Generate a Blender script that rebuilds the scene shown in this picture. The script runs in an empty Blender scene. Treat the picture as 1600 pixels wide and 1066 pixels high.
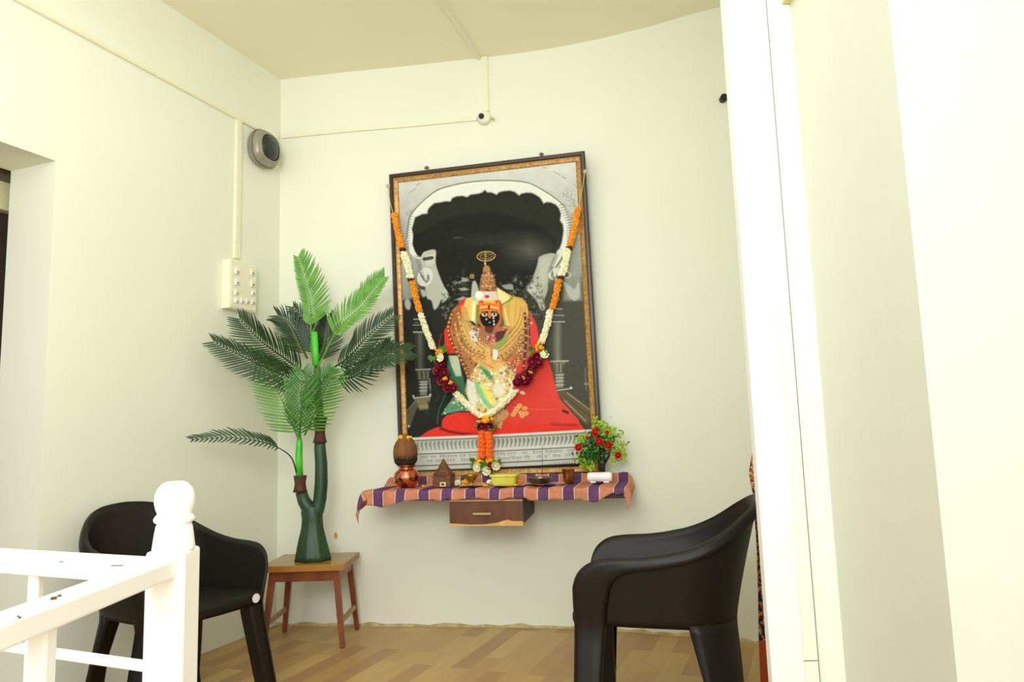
import bpy, bmesh, math, random
import numpy as np
from mathutils import Vector, Matrix, Euler
random.seed(7)
PI = math.pi
scene = bpy.context.scene
COL = scene.collection

# ------------------------------------------------------------------ camera
FPX, PITCH, ROLL, EYE = 1136.0, .12321, .03146, 1.1
cp, sp, cr, sr = math.cos(PITCH), math.sin(PITCH), math.cos(ROLL), math.sin(ROLL)
FW = Vector((0, cp, sp)); R0 = Vector((1, 0, 0)); U0 = Vector((0, -sp, cp))
RT = R0*cr - U0*sr; UP = U0*cr + R0*sr
CAM = Vector((0, 0, EYE))
cd = bpy.data.cameras.new('camera'); cam = bpy.data.objects.new('camera', cd); COL.objects.link(cam)
cd.sensor_width = 36; cd.lens = 36*FPX/1600; cd.clip_start = .05
M = Matrix((RT, UP, -FW)).transposed().to_4x4(); M.translation = CAM
cam.matrix_world = M
scene.camera = cam

def ray(px, py): return FW + RT*((px-800)/FPX) - UP*((py-533)/FPX)
def at(px, py, y):
    d = ray(px, py); return CAM + d*(y/d.y)
def atz(px, py, z):
    d = ray(px, py); return CAM + d*((z-EYE)/d.z)
def hit(px, py, p0, n):
    d = ray(px, py); return CAM + d*((p0-CAM).dot(n)/d.dot(n))

# ------------------------------------------------------------------ materials
def s2l(c):
    c = c/255.0
    return c/12.92 if c <= .04045 else ((c+.055)/1.055)**2.4
def lin(rgb): return tuple(s2l(v) for v in rgb)
MATS = {}
def mat(name, rgb, rough=.6, metal=0, var=.06, scale=14, bump=0, spec=.5, rgb2=None, coat=0, stretch=None):
    if name in MATS: return MATS[name]
    m = bpy.data.materials.new(name); m.use_nodes = True
    nt = m.node_tree; b = nt.nodes['Principled BSDF']
    tc = nt.nodes.new('ShaderNodeTexCoord'); nz = nt.nodes.new('ShaderNodeTexNoise')
    nz.inputs['Scale'].default_value = scale; nz.inputs['Detail'].default_value = 5
    src = tc.outputs['Object']
    if stretch:
        mp = nt.nodes.new('ShaderNodeMapping'); mp.inputs['Scale'].default_value = stretch
        nt.links.new(src, mp.inputs[0]); src = mp.outputs[0]
    nt.links.new(src, nz.inputs['Vector'])
    mx = nt.nodes.new('ShaderNodeMix'); mx.data_type = 'RGBA'
    a = lin(rgb)
    if rgb2: c1, c2 = a, lin(rgb2)
    else: c1 = tuple(v*(1-var) for v in a); c2 = tuple(min(1, v*(1+var)) for v in a)
    mx.inputs[6].default_value = (*c1, 1); mx.inputs[7].default_value = (*c2, 1)
    rp = nt.nodes.new('ShaderNodeMapRange'); rp.inputs[1].default_value = .35; rp.inputs[2].default_value = .65
    nt.links.new(nz.outputs['Fac'], rp.inputs[0]); nt.links.new(rp.outputs[0], mx.inputs[0])
    nt.links.new(mx.outputs[2], b.inputs['Base Color'])
    b.inputs['Roughness'].default_value = rough; b.inputs['Metallic'].default_value = metal
    b.inputs['Specular IOR Level'].default_value = spec; b.inputs['Coat Weight'].default_value = coat
    if bump:
        bp = nt.nodes.new('ShaderNodeBump'); bp.inputs['Strength'].default_value = bump; bp.inputs['Distance'].default_value = .003
        nt.links.new(nz.outputs['Fac'], bp.inputs['Height']); nt.links.new(bp.outputs[0], b.inputs['Normal'])
    MATS[name] = m; return m

W_WALL = mat('wall_paint', (234, 236, 218), .7, var=.015, scale=1.3)
W_CEIL = mat('ceiling_paint', (244, 240, 212), .8, var=.02, scale=1.0)
W_WHITE = mat('white_gloss_paint', (238, 238, 230), .45, var=.01, scale=2)
W_RAIL = mat('railing_white_enamel', (252, 250, 240), .35, var=.015, scale=9)
M_CHIP = mat('chipped_paint_bare_metal', (84, 62, 44), .7)
M_COND = mat('pvc_trunking', (235, 234, 208), .5, var=.02)
M_GAP = mat('dark_gap', (120, 100, 70), .9)
M_PLASTIC = mat('brown_black_plastic', (27, 22, 18), .45, var=.08, scale=30, spec=.3)
M_DARK = mat('near_black', (22, 18, 16), .6)
M_STICK = mat('sticker_white', (225, 225, 220), .5)
M_TOP = mat('stool_top_laminate', (150, 112, 48), .28, rgb2=(166, 128, 62), scale=6, stretch=(1, 10, 1))
M_TOPEDGE = mat('stool_top_edge', (172, 118, 44), .4, rgb2=(150, 98, 36), scale=9)
M_LEG = mat('stool_reddish_wood', (112, 52, 22), .35, rgb2=(140, 72, 34), scale=20, stretch=(1, 1, .15))
M_TRUNK = mat('palm_trunk_green', (30, 58, 36), .45, rgb2=(44, 76, 46), scale=18, bump=.4, stretch=(1, 1, .2))
M_COLLAR = mat('palm_brown_collar', (70, 36, 22), .7, rgb2=(92, 50, 32), scale=40)
M_BRIGHT = mat('bright_green_stem', (60, 190, 40), .35, rgb2=(90, 205, 60))
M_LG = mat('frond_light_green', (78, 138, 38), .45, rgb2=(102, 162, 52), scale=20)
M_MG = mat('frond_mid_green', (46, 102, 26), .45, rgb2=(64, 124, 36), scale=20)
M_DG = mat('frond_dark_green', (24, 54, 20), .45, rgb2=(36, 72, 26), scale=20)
M_STEMG = mat('frond_stem_olive', (96, 120, 50), .5)
M_FRAME = mat('frame_dark_brown', (44, 32, 28), .35, rgb2=(58, 44, 38))
M_GOLD = mat('frame_antique_gold', (150, 106, 46), .38, metal=.25, rgb2=(196, 152, 84), scale=60, bump=.5)
M_BEAD = mat('frame_bead_gold', (214, 176, 104), .35, metal=.3)
M_SHELF = mat('shelf_dark_wood', (40, 20, 14), .5)
M_DRAWER = mat('drawer_brown_laminate', (84, 44, 20), .35, rgb2=(104, 60, 30), scale=7, stretch=(4, 1, 1))
M_RAWPLY = mat('raw_plywood', (222, 178, 104), .8, rgb2=(200, 150, 84), scale=30)
M_HANDLE = mat('handle_brass', (176, 160, 112), .3, metal=.6)
M_COPPER = mat('copper', (206, 120, 88), .18, metal=1, var=.05)
M_COCO = mat('coconut_husk', (138, 90, 40), .8, rgb2=(112, 70, 32), scale=22, bump=.7, stretch=(1, 1, .25))
M_FIBRE = mat('coconut_dark_fibre', (40, 24, 14), .9)
M_CARVE = mat('brown_carved_wood', (112, 66, 38), .6, rgb2=(82, 46, 26), scale=60, bump=.5)
M_CREAM = mat('cream_plate', (212, 190, 130), .5)
M_BRASS = mat('brass', (178, 144, 60), .25, metal=.9)
M_TUMB = mat('brass_tumbler', (190, 130, 70), .25, metal=.9, rgb2=(150, 110, 60), scale=30)
M_STEEL = mat('steel', (120, 122, 112), .25, metal=.9)
M_YPL = mat('yellow_plastic', (222, 222, 96), .4, rgb2=(206, 200, 70))
M_YIN = mat('yellow_plastic_inside', (226, 190, 40), .5)
M_PAPER = mat('crumpled_plastic_wrap', (160, 132, 108), .4, rgb2=(190, 168, 140), scale=40, bump=.6)
M_WHT = mat('white_china', (240, 240, 236), .4)
M_MARI = mat('marigold_orange', (240, 158, 22), .7, rgb2=(226, 134, 12), scale=60)
M_MARY = mat('marigold_yellow', (250, 190, 30), .7, rgb2=(240, 160, 16), scale=60)
M_JAS = mat('jasmine_white', (248, 246, 214), .6, rgb2=(232, 228, 180), scale=60)
M_ROSE = mat('rose_magenta', (140, 10, 44), .55, rgb2=(96, 6, 28), scale=50)
M_MAROON = mat('maroon_ribbon', (84, 16, 20), .7)
M_LEAF = mat('garland_leaf', (84, 140, 40), .5, rgb2=(60, 110, 30), scale=40)
M_THREAD = mat('cotton_thread', (200, 180, 140), .8)
M_RED = mat('red_rose', (206, 14, 10), .5, rgb2=(170, 8, 8), scale=60)
M_LIME = mat('lime_leaf', (176, 206, 30), .5, rgb2=(140, 180, 30), scale=50)
M_BGRN = mat('bonsai_dark_leaf', (26, 86, 24), .5, rgb2=(48, 116, 30), scale=50)
M_GREY = mat('grey_housing', (150, 148, 128), .35, metal=.2)
M_GREYD = mat('grey_housing_seam', (92, 92, 80), .5)
M_BLACKGL = mat('black_grille', (42, 44, 42), .25)
M_BOARD = mat('switchboard_cream', (240, 236, 208), .5, var=.02)
M_SWITCH = mat('switch_white', (238, 238, 226), .35)
M_SWD = mat('switch_shadow_grey', (150, 150, 140), .5)

# floor: laminate-look blocks running parallel to the left wall
def floor_mat():
    m = bpy.data.materials.new('wood_block_floor'); m.use_nodes = True
    nt = m.node_tree; b = nt.nodes['Principled BSDF']; N = nt.nodes.new; Lk = nt.links.new
    tc = N('ShaderNodeTexCoord'); mp = N('ShaderNodeMapping'); mp.inputs['Rotation'].default_value = (0, 0, -math.atan2(.932, .363))
    br = N('ShaderNodeTexBrick'); br.offset = .37; br.inputs['Scale'].default_value = 1
    br.inputs['Brick Width'].default_value = .5; br.inputs['Row Height'].default_value = .095
    br.inputs['Mortar Size'].default_value = .0008; br.inputs['Mortar Smooth'].default_value = 1
    br.inputs['Color1'].default_value = (0, 0, 0, 1); br.inputs['Color2'].default_value = (1, 1, 1, 1)
    br.inputs['Mortar'].default_value = (.3, .3, .3, 1)
    cr_ = N('ShaderNodeValToRGB'); e = cr_.color_ramp
    e.elements[0].position = 0; e.elements[0].color = (*lin((172, 134, 90)), 1)
    e.elements[1].position = 1; e.elements[1].color = (*lin((206, 174, 112)), 1)
    for p, c in ((.3, (180, 142, 90)), (.5, (192, 156, 98)), (.75, (196, 162, 102))):
        x = e.elements.new(p); x.color = (*lin(c), 1)
    nz = N('ShaderNodeTexNoise'); nz.inputs['Scale'].default_value = 3; nz.inputs['Detail'].default_value = 8
    mp2 = N('ShaderNodeMapping'); mp2.inputs['Scale'].default_value = (1.5, 14, 1)
    mx = N('ShaderNodeMix'); mx.data_type = 'RGBA'; mx.blend_type = 'MULTIPLY'; mx.inputs[0].default_value = .18
    Lk(tc.outputs['Object'], mp.inputs[0]); Lk(mp.outputs[0], br.inputs['Vector']); Lk(br.outputs['Color'], cr_.inputs[0])
    Lk(mp.outputs[0], mp2.inputs[0]); Lk(mp2.outputs[0], nz.inputs['Vector'])
    Lk(cr_.outputs[0], mx.inputs[6]); Lk(nz.outputs['Fac'], mx.inputs[7]); Lk(mx.outputs[2], b.inputs['Base Color'])
    gm = N('ShaderNodeMix'); gm.data_type = 'RGBA'
    b.inputs['Roughness'].default_value = .42; b.inputs['Specular IOR Level'].default_value = .35
    return m
M_FLOOR = floor_mat()

def stripe_mat():
    m = bpy.data.materials.new('striped_cotton'); m.use_nodes = True
    nt = m.node_tree; b = nt.nodes['Principled BSDF']; N = nt.nodes.new; Lk = nt.links.new
    at_ = N('ShaderNodeUVMap'); at_.uv_map = 'UVMap'
    sx = N('ShaderNodeSeparateXYZ'); Lk(at_.outputs[0], sx.inputs[0])
    ml = N('ShaderNodeMath'); ml.operation = 'FRACT'; Lk(sx.outputs[0], ml.inputs[0])
    r = N('ShaderNodeValToRGB'); r.color_ramp.interpolation = 'CONSTANT'; e = r.color_ramp
    O, Pp, Wt = lin((198, 130, 100)), lin((104, 70, 106)), lin((222, 200, 180))
    e.elements[0].position = 0; e.elements[0].color = (*O, 1)
    e.elements[1].position = .515; e.elements[1].color = (*Wt, 1)
    for p, c in ((.545, Pp), (.97, Wt)):
        x = e.elements.new(p); x.color = (*c, 1)
    Lk(ml.outputs[0], r.inputs[0])
    nz = N('ShaderNodeTexNoise'); nz.inputs['Scale'].default_value = 30; nz.inputs['Detail'].default_value = 6
    tc = N('ShaderNodeTexCoord'); Lk(tc.outputs['Object'], nz.inputs['Vector'])
    mx = N('ShaderNodeMix'); mx.data_type = 'RGBA'; mx.blend_type = 'OVERLAY'; mx.inputs[0].default_value = .35
    Lk(r.outputs[0], mx.inputs[6]); Lk(nz.outputs['Fac'], mx.inputs[7]); Lk(mx.outputs[2], b.inputs['Base Color'])
    b.inputs['Roughness'].default_value = .9; b.inputs['Specular IOR Level'].default_value = .1
    return m
M_STRIPE = stripe_mat()

def sari_mat():
    m = bpy.data.materials.new('orange_printed_cloth'); m.use_nodes = True
    nt = m.node_tree; b = nt.nodes['Principled BSDF']; N = nt.nodes.new; Lk = nt.links.new
    tc = N('ShaderNodeTexCoord'); v = N('ShaderNodeTexNoise'); v.inputs['Scale'].default_value = 26; v.inputs['Distortion'].default_value = 2.2
    Lk(tc.outputs['Object'], v.inputs['Vector'])
    r = N('ShaderNodeValToRGB'); r.color_ramp.interpolation = 'CONSTANT'; e = r.color_ramp
    e.elements[0].position = 0; e.elements[0].color = (*lin((24, 44, 60)), 1)
    e.elements[1].position = .42; e.elements[1].color = (*lin((60, 24, 12)), 1)
    for p, c in ((.48, (190, 84, 20)), (.56, (226, 214, 190)), (.6, (206, 150, 40)), (.66, (160, 60, 20))):
        x = e.elements.new(p); x.color = (*lin(c), 1)
    Lk(v.outputs['Fac'], r.inputs[0])
    # plain orange border at the foot
    sx = N('ShaderNodeSeparateXYZ'); g = N('ShaderNodeNewGeometry'); Lk(g.outputs['Position'], sx.inputs[0])
    lt = N('ShaderNodeMath'); lt.operation = 'LESS_THAN'; lt.inputs[1].default_value = .245; Lk(sx.outputs[2], lt.inputs[0])
    mx = N('ShaderNodeMix'); mx.data_type = 'RGBA'; mx.inputs[7].default_value = (*lin((196, 84, 26)), 1)
    Lk(lt.outputs[0], mx.inputs[0]); Lk(r.outputs[0], mx.inputs[6]); Lk(mx.outputs[2], b.inputs['Base Color'])
    b.inputs['Roughness'].default_value = .8
    return m
M_SARI = sari_mat()

def vcol_mat():
    m = bpy.data.materials.new('printed_picture'); m.use_nodes = True
    nt = m.node_tree; b = nt.nodes['Principled BSDF']
    a = nt.nodes.new('ShaderNodeVertexColor'); a.layer_name = 'print'
    nt.links.new(a.outputs['Color'], b.inputs['Base Color'])
    b.inputs['Roughness'].default_value = .6; b.inputs['Specular IOR Level'].default_value = .12
    return m
M_PRINT = vcol_mat()

# ------------------------------------------------------------------ mesh tools
class MB:
    def __init__(s): s.v = []; s.f = []; s.uv = None
    def add(s, vs, fs):
        o = len(s.v); s.v += [tuple(v) for v in vs]; s.f += [tuple(i+o for i in f) for f in fs]; return s
    def box(s, c, d, rot=None, taper=None):
        vs = []
        for z in (-1, 1):
            k = 1 if (z < 0 or not taper) else taper
            for x, y in ((-1, -1), (1, -1), (1, 1), (-1, 1)):
                v = Vector((x*d[0]/2*k, y*d[1]/2*k, z*d[2]/2))
                if rot is not None: v = rot @ v
                vs.append(v+Vector(c))
        return s.add(vs, [(3, 2, 1, 0), (4, 5, 6, 7), (0, 1, 5, 4), (1, 2, 6, 5), (2, 3, 7, 6), (3, 0, 4, 7)])
    def grid(s, P, close_u=False, close_v=False):
        nu, nv = len(P), len(P[0]); vs = [p for r in P for p in r]; fs = []
        for i in range(nu if close_u else nu-1):
            for j in range(nv if close_v else nv-1):
                a, b_ = i, (i+1) % nu; c, d = j, (j+1) % nv
                fs.append((a*nv+c, b_*nv+c, b_*nv+d, a*nv+d))
        return s.add(vs, fs)
    def tube(s, pts, rad, n=10, cap=True, squash=1):
        pts = [Vector(p) for p in pts]; k = len(pts)
        if not hasattr(rad, '__len__'): rad = [rad]*k
        up = None; rings = []
        for i in range(k):
            t = (pts[min(i+1, k-1)]-pts[max(i-1, 0)]).normalized()
            if up is None:
                up = Vector((0, 0, 1)) if abs(t.z) < .9 else Vector((0, 1, 0))
            a = (up - t*up.dot(t)).normalized(); b_ = t.cross(a); up = a
            rings.append([pts[i]+a*math.cos(q)*rad[i]+b_*math.sin(q)*rad[i]*squash for q in [2*PI*j/n for j in range(n)]])
        o = len(s.v); s.grid(rings, close_v=True)
        if cap:
            s.f.append(tuple(o+j for j in range(n))[::-1]); s.f.append(tuple(o+(k-1)*n+j for j in range(n)))
        return s
    def lathe(s, prof, c=(0, 0, 0), n=24, axis=None):
        rings = []
        for r, z in prof:
            ring = []
            for j in range(n):
                q = 2*PI*j/n; v = Vector((r*math.cos(q), r*math.sin(q), z))
                if axis is not None: v = axis @ v
                ring.append(v+Vector(c))
            rings.append(ring)
        return s.grid(rings, close_v=True)
    def blob(s, c, r, jit=.25, seg=6, rot=None, sc=(1, 1, 1)):
        rings = []
        for i in range(1, 4):
            th = PI*i/4
            rings.append([(Vector((math.sin(th)*math.cos(2*PI*j/seg)*sc[0], math.sin(th)*math.sin(2*PI*j/seg)*sc[1], math.cos(th)*sc[2]))*r*random.uniform(1-jit, 1+jit)) for j in range(seg)])
        vs = [Vector((0, 0, r*sc[2]))]+[v for rr in rings for v in rr]+[Vector((0, 0, -r*sc[2]))]
        if rot is not None: vs = [rot @ v for v in vs]
        vs = [v+Vector(c) for v in vs]; fs = []
        for j in range(seg):
            k = (j+1) % seg; fs.append((0, 1+j, 1+k))
            for i in range(2): fs.append((1+i*seg+j, 1+(i+1)*seg+j, 1+(i+1)*seg+k, 1+i*seg+k))
            fs.append((1+2*seg+j, 1+3*seg, 1+2*seg+k))
        return s.add(vs, fs)
    def prism(s, poly, h, fn):
        n = len(poly)
        vs = [fn(x, y, 0) for x, y in poly]+[fn(x, y, h) for x, y in poly]
        fs = [tuple(range(n))[::-1], tuple(range(n, 2*n))]+[(i, (i+1) % n, n+(i+1) % n, n+i) for i in range(n)]
        return s.add(vs, fs)
    def build(s, name, m, parent=None, smooth=False, bevel=0, solid=0, sub=0, seg=2, origin=None):
        me = bpy.data.meshes.new(name)
        if parent is None and origin is None and s.v:
            xs = np.array(s.v); origin = Vector(((xs[:, 0].min()+xs[:, 0].max())/2, (xs[:, 1].min()+xs[:, 1].max())/2, xs[:, 2].min()))
        if parent is not None: origin = parent.matrix_world.translation if parent.parent is None else WP(parent)
        o0 = Vector(origin)
        me.from_pydata([tuple(Vector(v)-o0) for v in s.v], [], s.f); me.update()
        if smooth:
            for p in me.polygons: p.use_smooth = True
        o = bpy.data.objects.new(name, me); COL.objects.link(o)
        ms = m if isinstance(m, (list, tuple)) else [m]
        for q in ms: me.materials.append(q)
        if parent is None: o.location = o0
        else: o.parent = parent
        o['_w'] = tuple(o0)
        bm = bmesh.new(); bm.from_mesh(me); bmesh.ops.recalc_face_normals(bm, faces=bm.faces); bm.to_mesh(me); bm.free()
        if solid:
            q = o.modifiers.new('s', 'SOLIDIFY'); q.thickness = solid; q.offset = 0
        if sub:
            q = o.modifiers.new('u', 'SUBSURF'); q.levels = sub; q.render_levels = sub
        if bevel:
            q = o.modifiers.new('b', 'BEVEL'); q.width = bevel; q.segments = seg; q.limit_method = 'ANGLE'
        return o
def WP(o):
    return Vector(o['_w']) if '_w' in o.keys() else o.location
def tag(o, label=None, cat=None, group=None, kind=None):
    if label: o['label'] = label
    if cat: o['category'] = cat
    if group: o['group'] = group
    if kind: o['kind'] = kind
    return o
def thing(name, label, cat, loc, group=None):
    o = bpy.data.objects.new(name, None); COL.objects.link(o); o.empty_display_size = .05
    o.location = loc; o['_w'] = tuple(loc)
    o.matrix_world = Matrix.Translation(Vector(loc))
    return tag(o, label, cat, group)
def dup(root, **kw):
    r = root.copy(); COL.objects.link(r)
    for ch in list(root.children):
        c = ch.copy(); COL.objects.link(c); c.parent = r
        for g in ch.children:
            d = g.copy(); COL.objects.link(d); d.parent = c
    return r

# ------------------------------------------------------------------ room shell
CH = 3.42
A = Vector((-1.455, 4.484, 0)); DL = Vector((-.363, -.932, 0)); NL = Vector((.932, -.363, 0))   # left wall: corner, direction to the viewer, inward normal
BW = [(-1.455, 4.49), (-1.23, 4.452), (-.95, 4.408), (-.62, 4.365), (-.27, 4.31), (0, 4.267), (.26, 4.212), (.53, 4.128), (.70, 4.06), (.86, 3.993), (1.08, 3.876), (1.21, 3.82), (1.45, 3.70)]
def bezsm(P, n=4):
    out = []
    for i in range(len(P)-1):
        p0 = P[max(i-1, 0)]; p1 = P[i]; p2 = P[i+1]; p3 = P[min(i+2, len(P)-1)]
        for k in range(n):
            t = k/n
            out.append(tuple(.5*((2*p1[a])+(-p0[a]+p2[a])*t+(2*p0[a]-5*p1[a]+4*p2[a]-p3[a])*t*t+(-p0[a]+3*p1[a]-3*p2[a]+p3[a])*t**3) for a in range(len(p1))))
    out.append(tuple(P[-1])); return out
BWS = bezsm(BW, 4)
def wall_y(x):
    for (a, b), (c, d) in zip(BWS, BWS[1:]):
        if a <= x <= c: return b+(d-b)*(x-a)/(c-a)
    return BWS[0][1]
def onback(px, py, off=0):
    y = 4.3
    for _ in range(30):
        p = at(px, py, y); y = wall_y(p.x)-off
    return at(px, py, y)
def onleft(px, py, off=0): return hit(px, py, A+NL*off, NL)

m = MB(); T = .12
inner = [Vector((x, y, 0)) for x, y in BWS]
outer = [Vector((x+.02, y+T, 0)) for x, y in BWS]
m.grid([[p for p in inner], [p+Vector((0, 0, CH)) for p in inner], [p+Vector((0, 0, CH)) for p in outer], [p for p in outer]], close_u=True)
tag(m.build('wall_back', W_WALL, smooth=False, origin=(0, 4.3, 0)), kind='structure')
tag(MB().box((-.2, 1.6, -.05), (6.4, 7.2, .1)).build('floor', M_FLOOR), kind='structure')
tag(MB().box((-.2, 2.15, CH+.05), (6.4, 6.1, .1)).build('ceiling', W_CEIL), kind='structure')
# thin rough cement line where the back wall meets the floor
m = MB(); r = [[], [], []]
for i, (x, y) in enumerate(BWS):
    h = .010+.006*math.sin(i*2.3)+.004*math.sin(i*5.1)
    r[0].append(Vector((x, y-.012, 0))); r[1].append(Vector((x, y-.008, h))); r[2].append(Vector((x, y+.002, h+.004)))
m.grid(r); tag(m.build('baseboard_back', mat('cement_edge', (205, 186, 140), .9, rgb2=(176, 150, 100), scale=25), solid=.002), kind='structure')

# left wall with the thick opening
TH = .29; S1 = 1.493; S2 = 3.2; ZL = 2.352; OUT = -NL
def wl(s, o, z): return A+DL*s+OUT*o+Vector((0, 0, z))
m = MB()
def slab(s0, s1, z0, z1, o0=0, o1=TH):
    vs = [wl(s0, o0, z0), wl(s1, o0, z0), wl(s1, o1, z0), wl(s0, o1, z0), wl(s0, o0, z1), wl(s1, o0, z1), wl(s1, o1, z1), wl(s0, o1, z1)]
    return vs, [(3, 2, 1, 0), (4, 5, 6, 7), (0, 1, 5, 4), (1, 2, 6, 5), (2, 3, 7, 6), (3, 0, 4, 7)]
m.add(*slab(-.02, S1, 0, CH)); m.add(*slab(S1, S2, ZL, CH))
tag(m.build('wall_left', W_WALL, origin=wl(.7, 0, 0)), kind='structure')
# beyond the opening: cream beam and a dark door leaf
m = MB(); m.add(*slab(1.0, S2, 2.18, 2.31, TH+.05, TH+.15)); tag(m.build('trim_1', mat('beam_cream', (206, 200, 160), .7)), kind='structure')
m = MB(); m.add(*slab(1.0, S2, 0, 2.18, TH+.10, TH+.14)); d1 = m.build('door_1', mat('dark_door_leaf', (44, 34, 24), .6, rgb2=(60, 50, 40), scale=2)); tag(d1, kind='structure')
m = MB()
for z0 in (.25, 1.2):
    m.add(*slab(1.25, 2.9, z0, z0+.8, TH+.085, TH+.10))
tag(m.build('door_panel', mat('dark_door_panel', (56, 44, 32), .6), d1, bevel=.01))
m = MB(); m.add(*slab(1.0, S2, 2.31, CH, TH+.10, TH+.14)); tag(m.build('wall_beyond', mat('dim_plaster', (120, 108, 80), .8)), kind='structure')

# right-hand partition: trims, recessed panel, near wall, soffit
xa = at(1163, 533, 2.03).x; xb = at(1217, 533, 2.0).x; xc = at(1241, 533, 2.0).x; xd = at(1442, 533, 1.5).x
tag(MB().box(((xa+xb)/2, 2.015, CH/2), (xb-xa, .03, CH)).build('trim_2', W_WHITE), kind='structure')
zc = at(1264, 1033, 2.005).z
m = MB(); w = xc-xb-.002
m.box((xb+w/2-.0005, 2.045, (zc+.0015+CH)/2), (w, .08, CH-zc-.0015)); m.box((xb+w/2-.0005, 2.045, (zc-.0015)/2), (w, .08, zc-.0015))
tag(m.build('trim_3', mat('trim_offwhite', (232, 231, 216), .5, var=.01)), kind='structure')
tag(MB().box((xc, 2.09, CH/2), (.03, .01, CH)).build('trim_4', mat('groove_shade_tan', (150, 132, 96), .9)), kind='structure')  # strip at the back of the groove, its tan stands for the gap's shadow
tag(MB().box((xc+.454, 2.05, CH/2), (.9, .07, CH)).build('wall_right', mat('panel_white', (228, 231, 219), .6, var=.01)), kind='structure')
tag(MB().box((xd+.6, 1.5+.26, CH/2), (1.2, .52, CH)).build('wall_near', mat('near_wall_white', (208, 210, 194), .6, var=.01)), kind='structure')
zs = at(1300, 4, 2.01).z
x0 = at(1222, 4, 2.01).x
tag(MB().box((x0+.3, 1.76, zs+.15), (.6, .5, .3)).build('trim_5', mat('soffit_tan', (205, 196, 140), .8)), kind='structure')
# side wall running back from the partition (behind it)
p0 = Vector((1.2, 2.10, 0)); p1 = Vector((1.5, 3.66, 0)); dd = (p1-p0).normalized(); nn = Vector((dd.y, -dd.x, 0))
m = MB(); vs = [p0, p1, p1+nn*.08, p0+nn*.08]; vs = vs+[v+Vector((0, 0, CH)) for v in vs]
m.add(vs, [(3, 2, 1, 0), (4, 5, 6, 7), (0, 1, 5, 4), (1, 2, 6, 5), (2, 3, 7, 6), (3, 0, 4, 7)])
tag(m.build('wall_side', W_WALL), kind='structure')

# ------------------------------------------------------------------ framed picture
PC = Vector((-.101, 4.27, .826)); kk = 4.215/4.27
PC = CAM+(PC-CAM)*kk; yaw, lean, inpl = .21, .038, .010; PW, PH = 1.212*kk, 1.878*kk
r_ = Vector((math.cos(yaw), -math.sin(yaw), 0)); n_ = Vector((math.sin(yaw), math.cos(yaw), 0)); u_ = Vector((0, 0, 1))*math.cos(lean)-n_*math.sin(lean)
PR = r_*math.cos(inpl)+u_*math.sin(inpl); PU = u_*math.cos(inpl)-r_*math.sin(inpl); PN = PU.cross(PR).normalized()
if PN.y > 0: PN = -PN          # towards the room
def pp(a, b, o=0): return PC+PR*a+PU*b+PN*o
pic = thing('framed_picture', 'large framed print of a red-draped idol under a silver arch, above the shelf', 'picture', PC)
def ring_frame(w0, w1, prof):
    # prof: list of (fraction across from w0 to w1, height)
    P = []
    for k, h in prof:
        w = w0+(w1-w0)*k
        P.append([pp(-PW/2+w, w, h), pp(PW/2-w, w, h), pp(PW/2-w, PH-w, h), pp(-PW/2+w, PH-w, h)])
    return MB().grid(P, close_v=True)
FO, FG = .026, .056
ring_frame(0, FO, [(0, -.022), (0, .004), (.25, .010), (.8, .010), (1, .002), (1, -.01)]).build('frame', M_FRAME, pic)
ring_frame(FO, FG, [(0, -.004), (0, .004), (.12, .0065), (.22, .004), (.5, .001), (.8, -.002), (.88, .000), (1, -.003), (1, -.010)]).build('gilt_molding', M_GOLD, pic)
ring_frame(FO+.003, FO+.007, [(0, .0), (0, .006), (.5, .009), (1, .006), (1, .0)]).build('gilt_bead', M_BEAD, pic)
MB().grid([[pp(-PW/2+.01, .01, -.018), pp(PW/2-.01, .01, -.018)], [pp(-PW/2+.01, PH-.01, -.018), pp(PW/2-.01, PH-.01, -.018)]]).build('backing_board', M_SHELF, pic, solid=.004)

#ART_BEGIN
# the print: colours are laid on a fine grid of the picture sheet
GU, GV = 400, 600
ga, gb = -PW/2+FG-.004, PW/2-FG+.004; gc, gd = FG-.004, PH-FG+.004
ua = np.linspace(ga, gb, GU); vb = np.linspace(gc, gd, GV)
UU, VV = np.meshgrid(ua, vb, indexing='ij')
PRa, PUa, PNa, PCa = (np.array(v) for v in (PR, PU, PN, PC))
W3 = PCa+UU[..., None]*PRa+VV[..., None]*PUa-.006*PNa
# sheet coordinates: X to the right, Y down, in the units the motif was measured in
rel = W3-np.array(CAM); zz = rel @ np.array(FW)
X = 800+FPX*(rel @ np.array(RT))/zz; Y = 533-FPX*(rel @ np.array(UP))/zz
IM = np.zeros(X.shape+(3,)); rng = np.random.RandomState(5)
def vnoise(sx, sy, seed, oct=3):
    out = 0; amp = 1; tot = 0
    for o in range(oct):
        R = np.random.RandomState(seed+o).rand(256, 256)
        x = X/sx*2**o; y = Y/sy*2**o; xi = np.floor(x).astype(int); yi = np.floor(y).astype(int); fx = x-xi; fy = y-yi
        fx = fx*fx*(3-2*fx); fy = fy*fy*(3-2*fy); g = lambda i, j: R[(xi+i) % 256, (yi+j) % 256]
        out = out+amp*((g(0, 0)*(1-fx)+g(1, 0)*fx)*(1-fy)+(g(0, 1)*(1-fx)+g(1, 1)*fx)*fy); tot += amp; amp *= .55
    return out/tot
def put(mask, col):
    c = np.array(col, float)
    IM[...] = IM*(1-mask[..., None])+c*mask[..., None]
def segd(x, y, a, b):
    ax, ay = a; bx, by = b; dx, dy = bx-ax, by-ay; L = dx*dx+dy*dy+1e-9
    t = np.clip(((x-ax)*dx+(y-ay)*dy)/L, 0, 1); return np.hypot(x-ax-t*dx, y-ay-t*dy)
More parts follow.
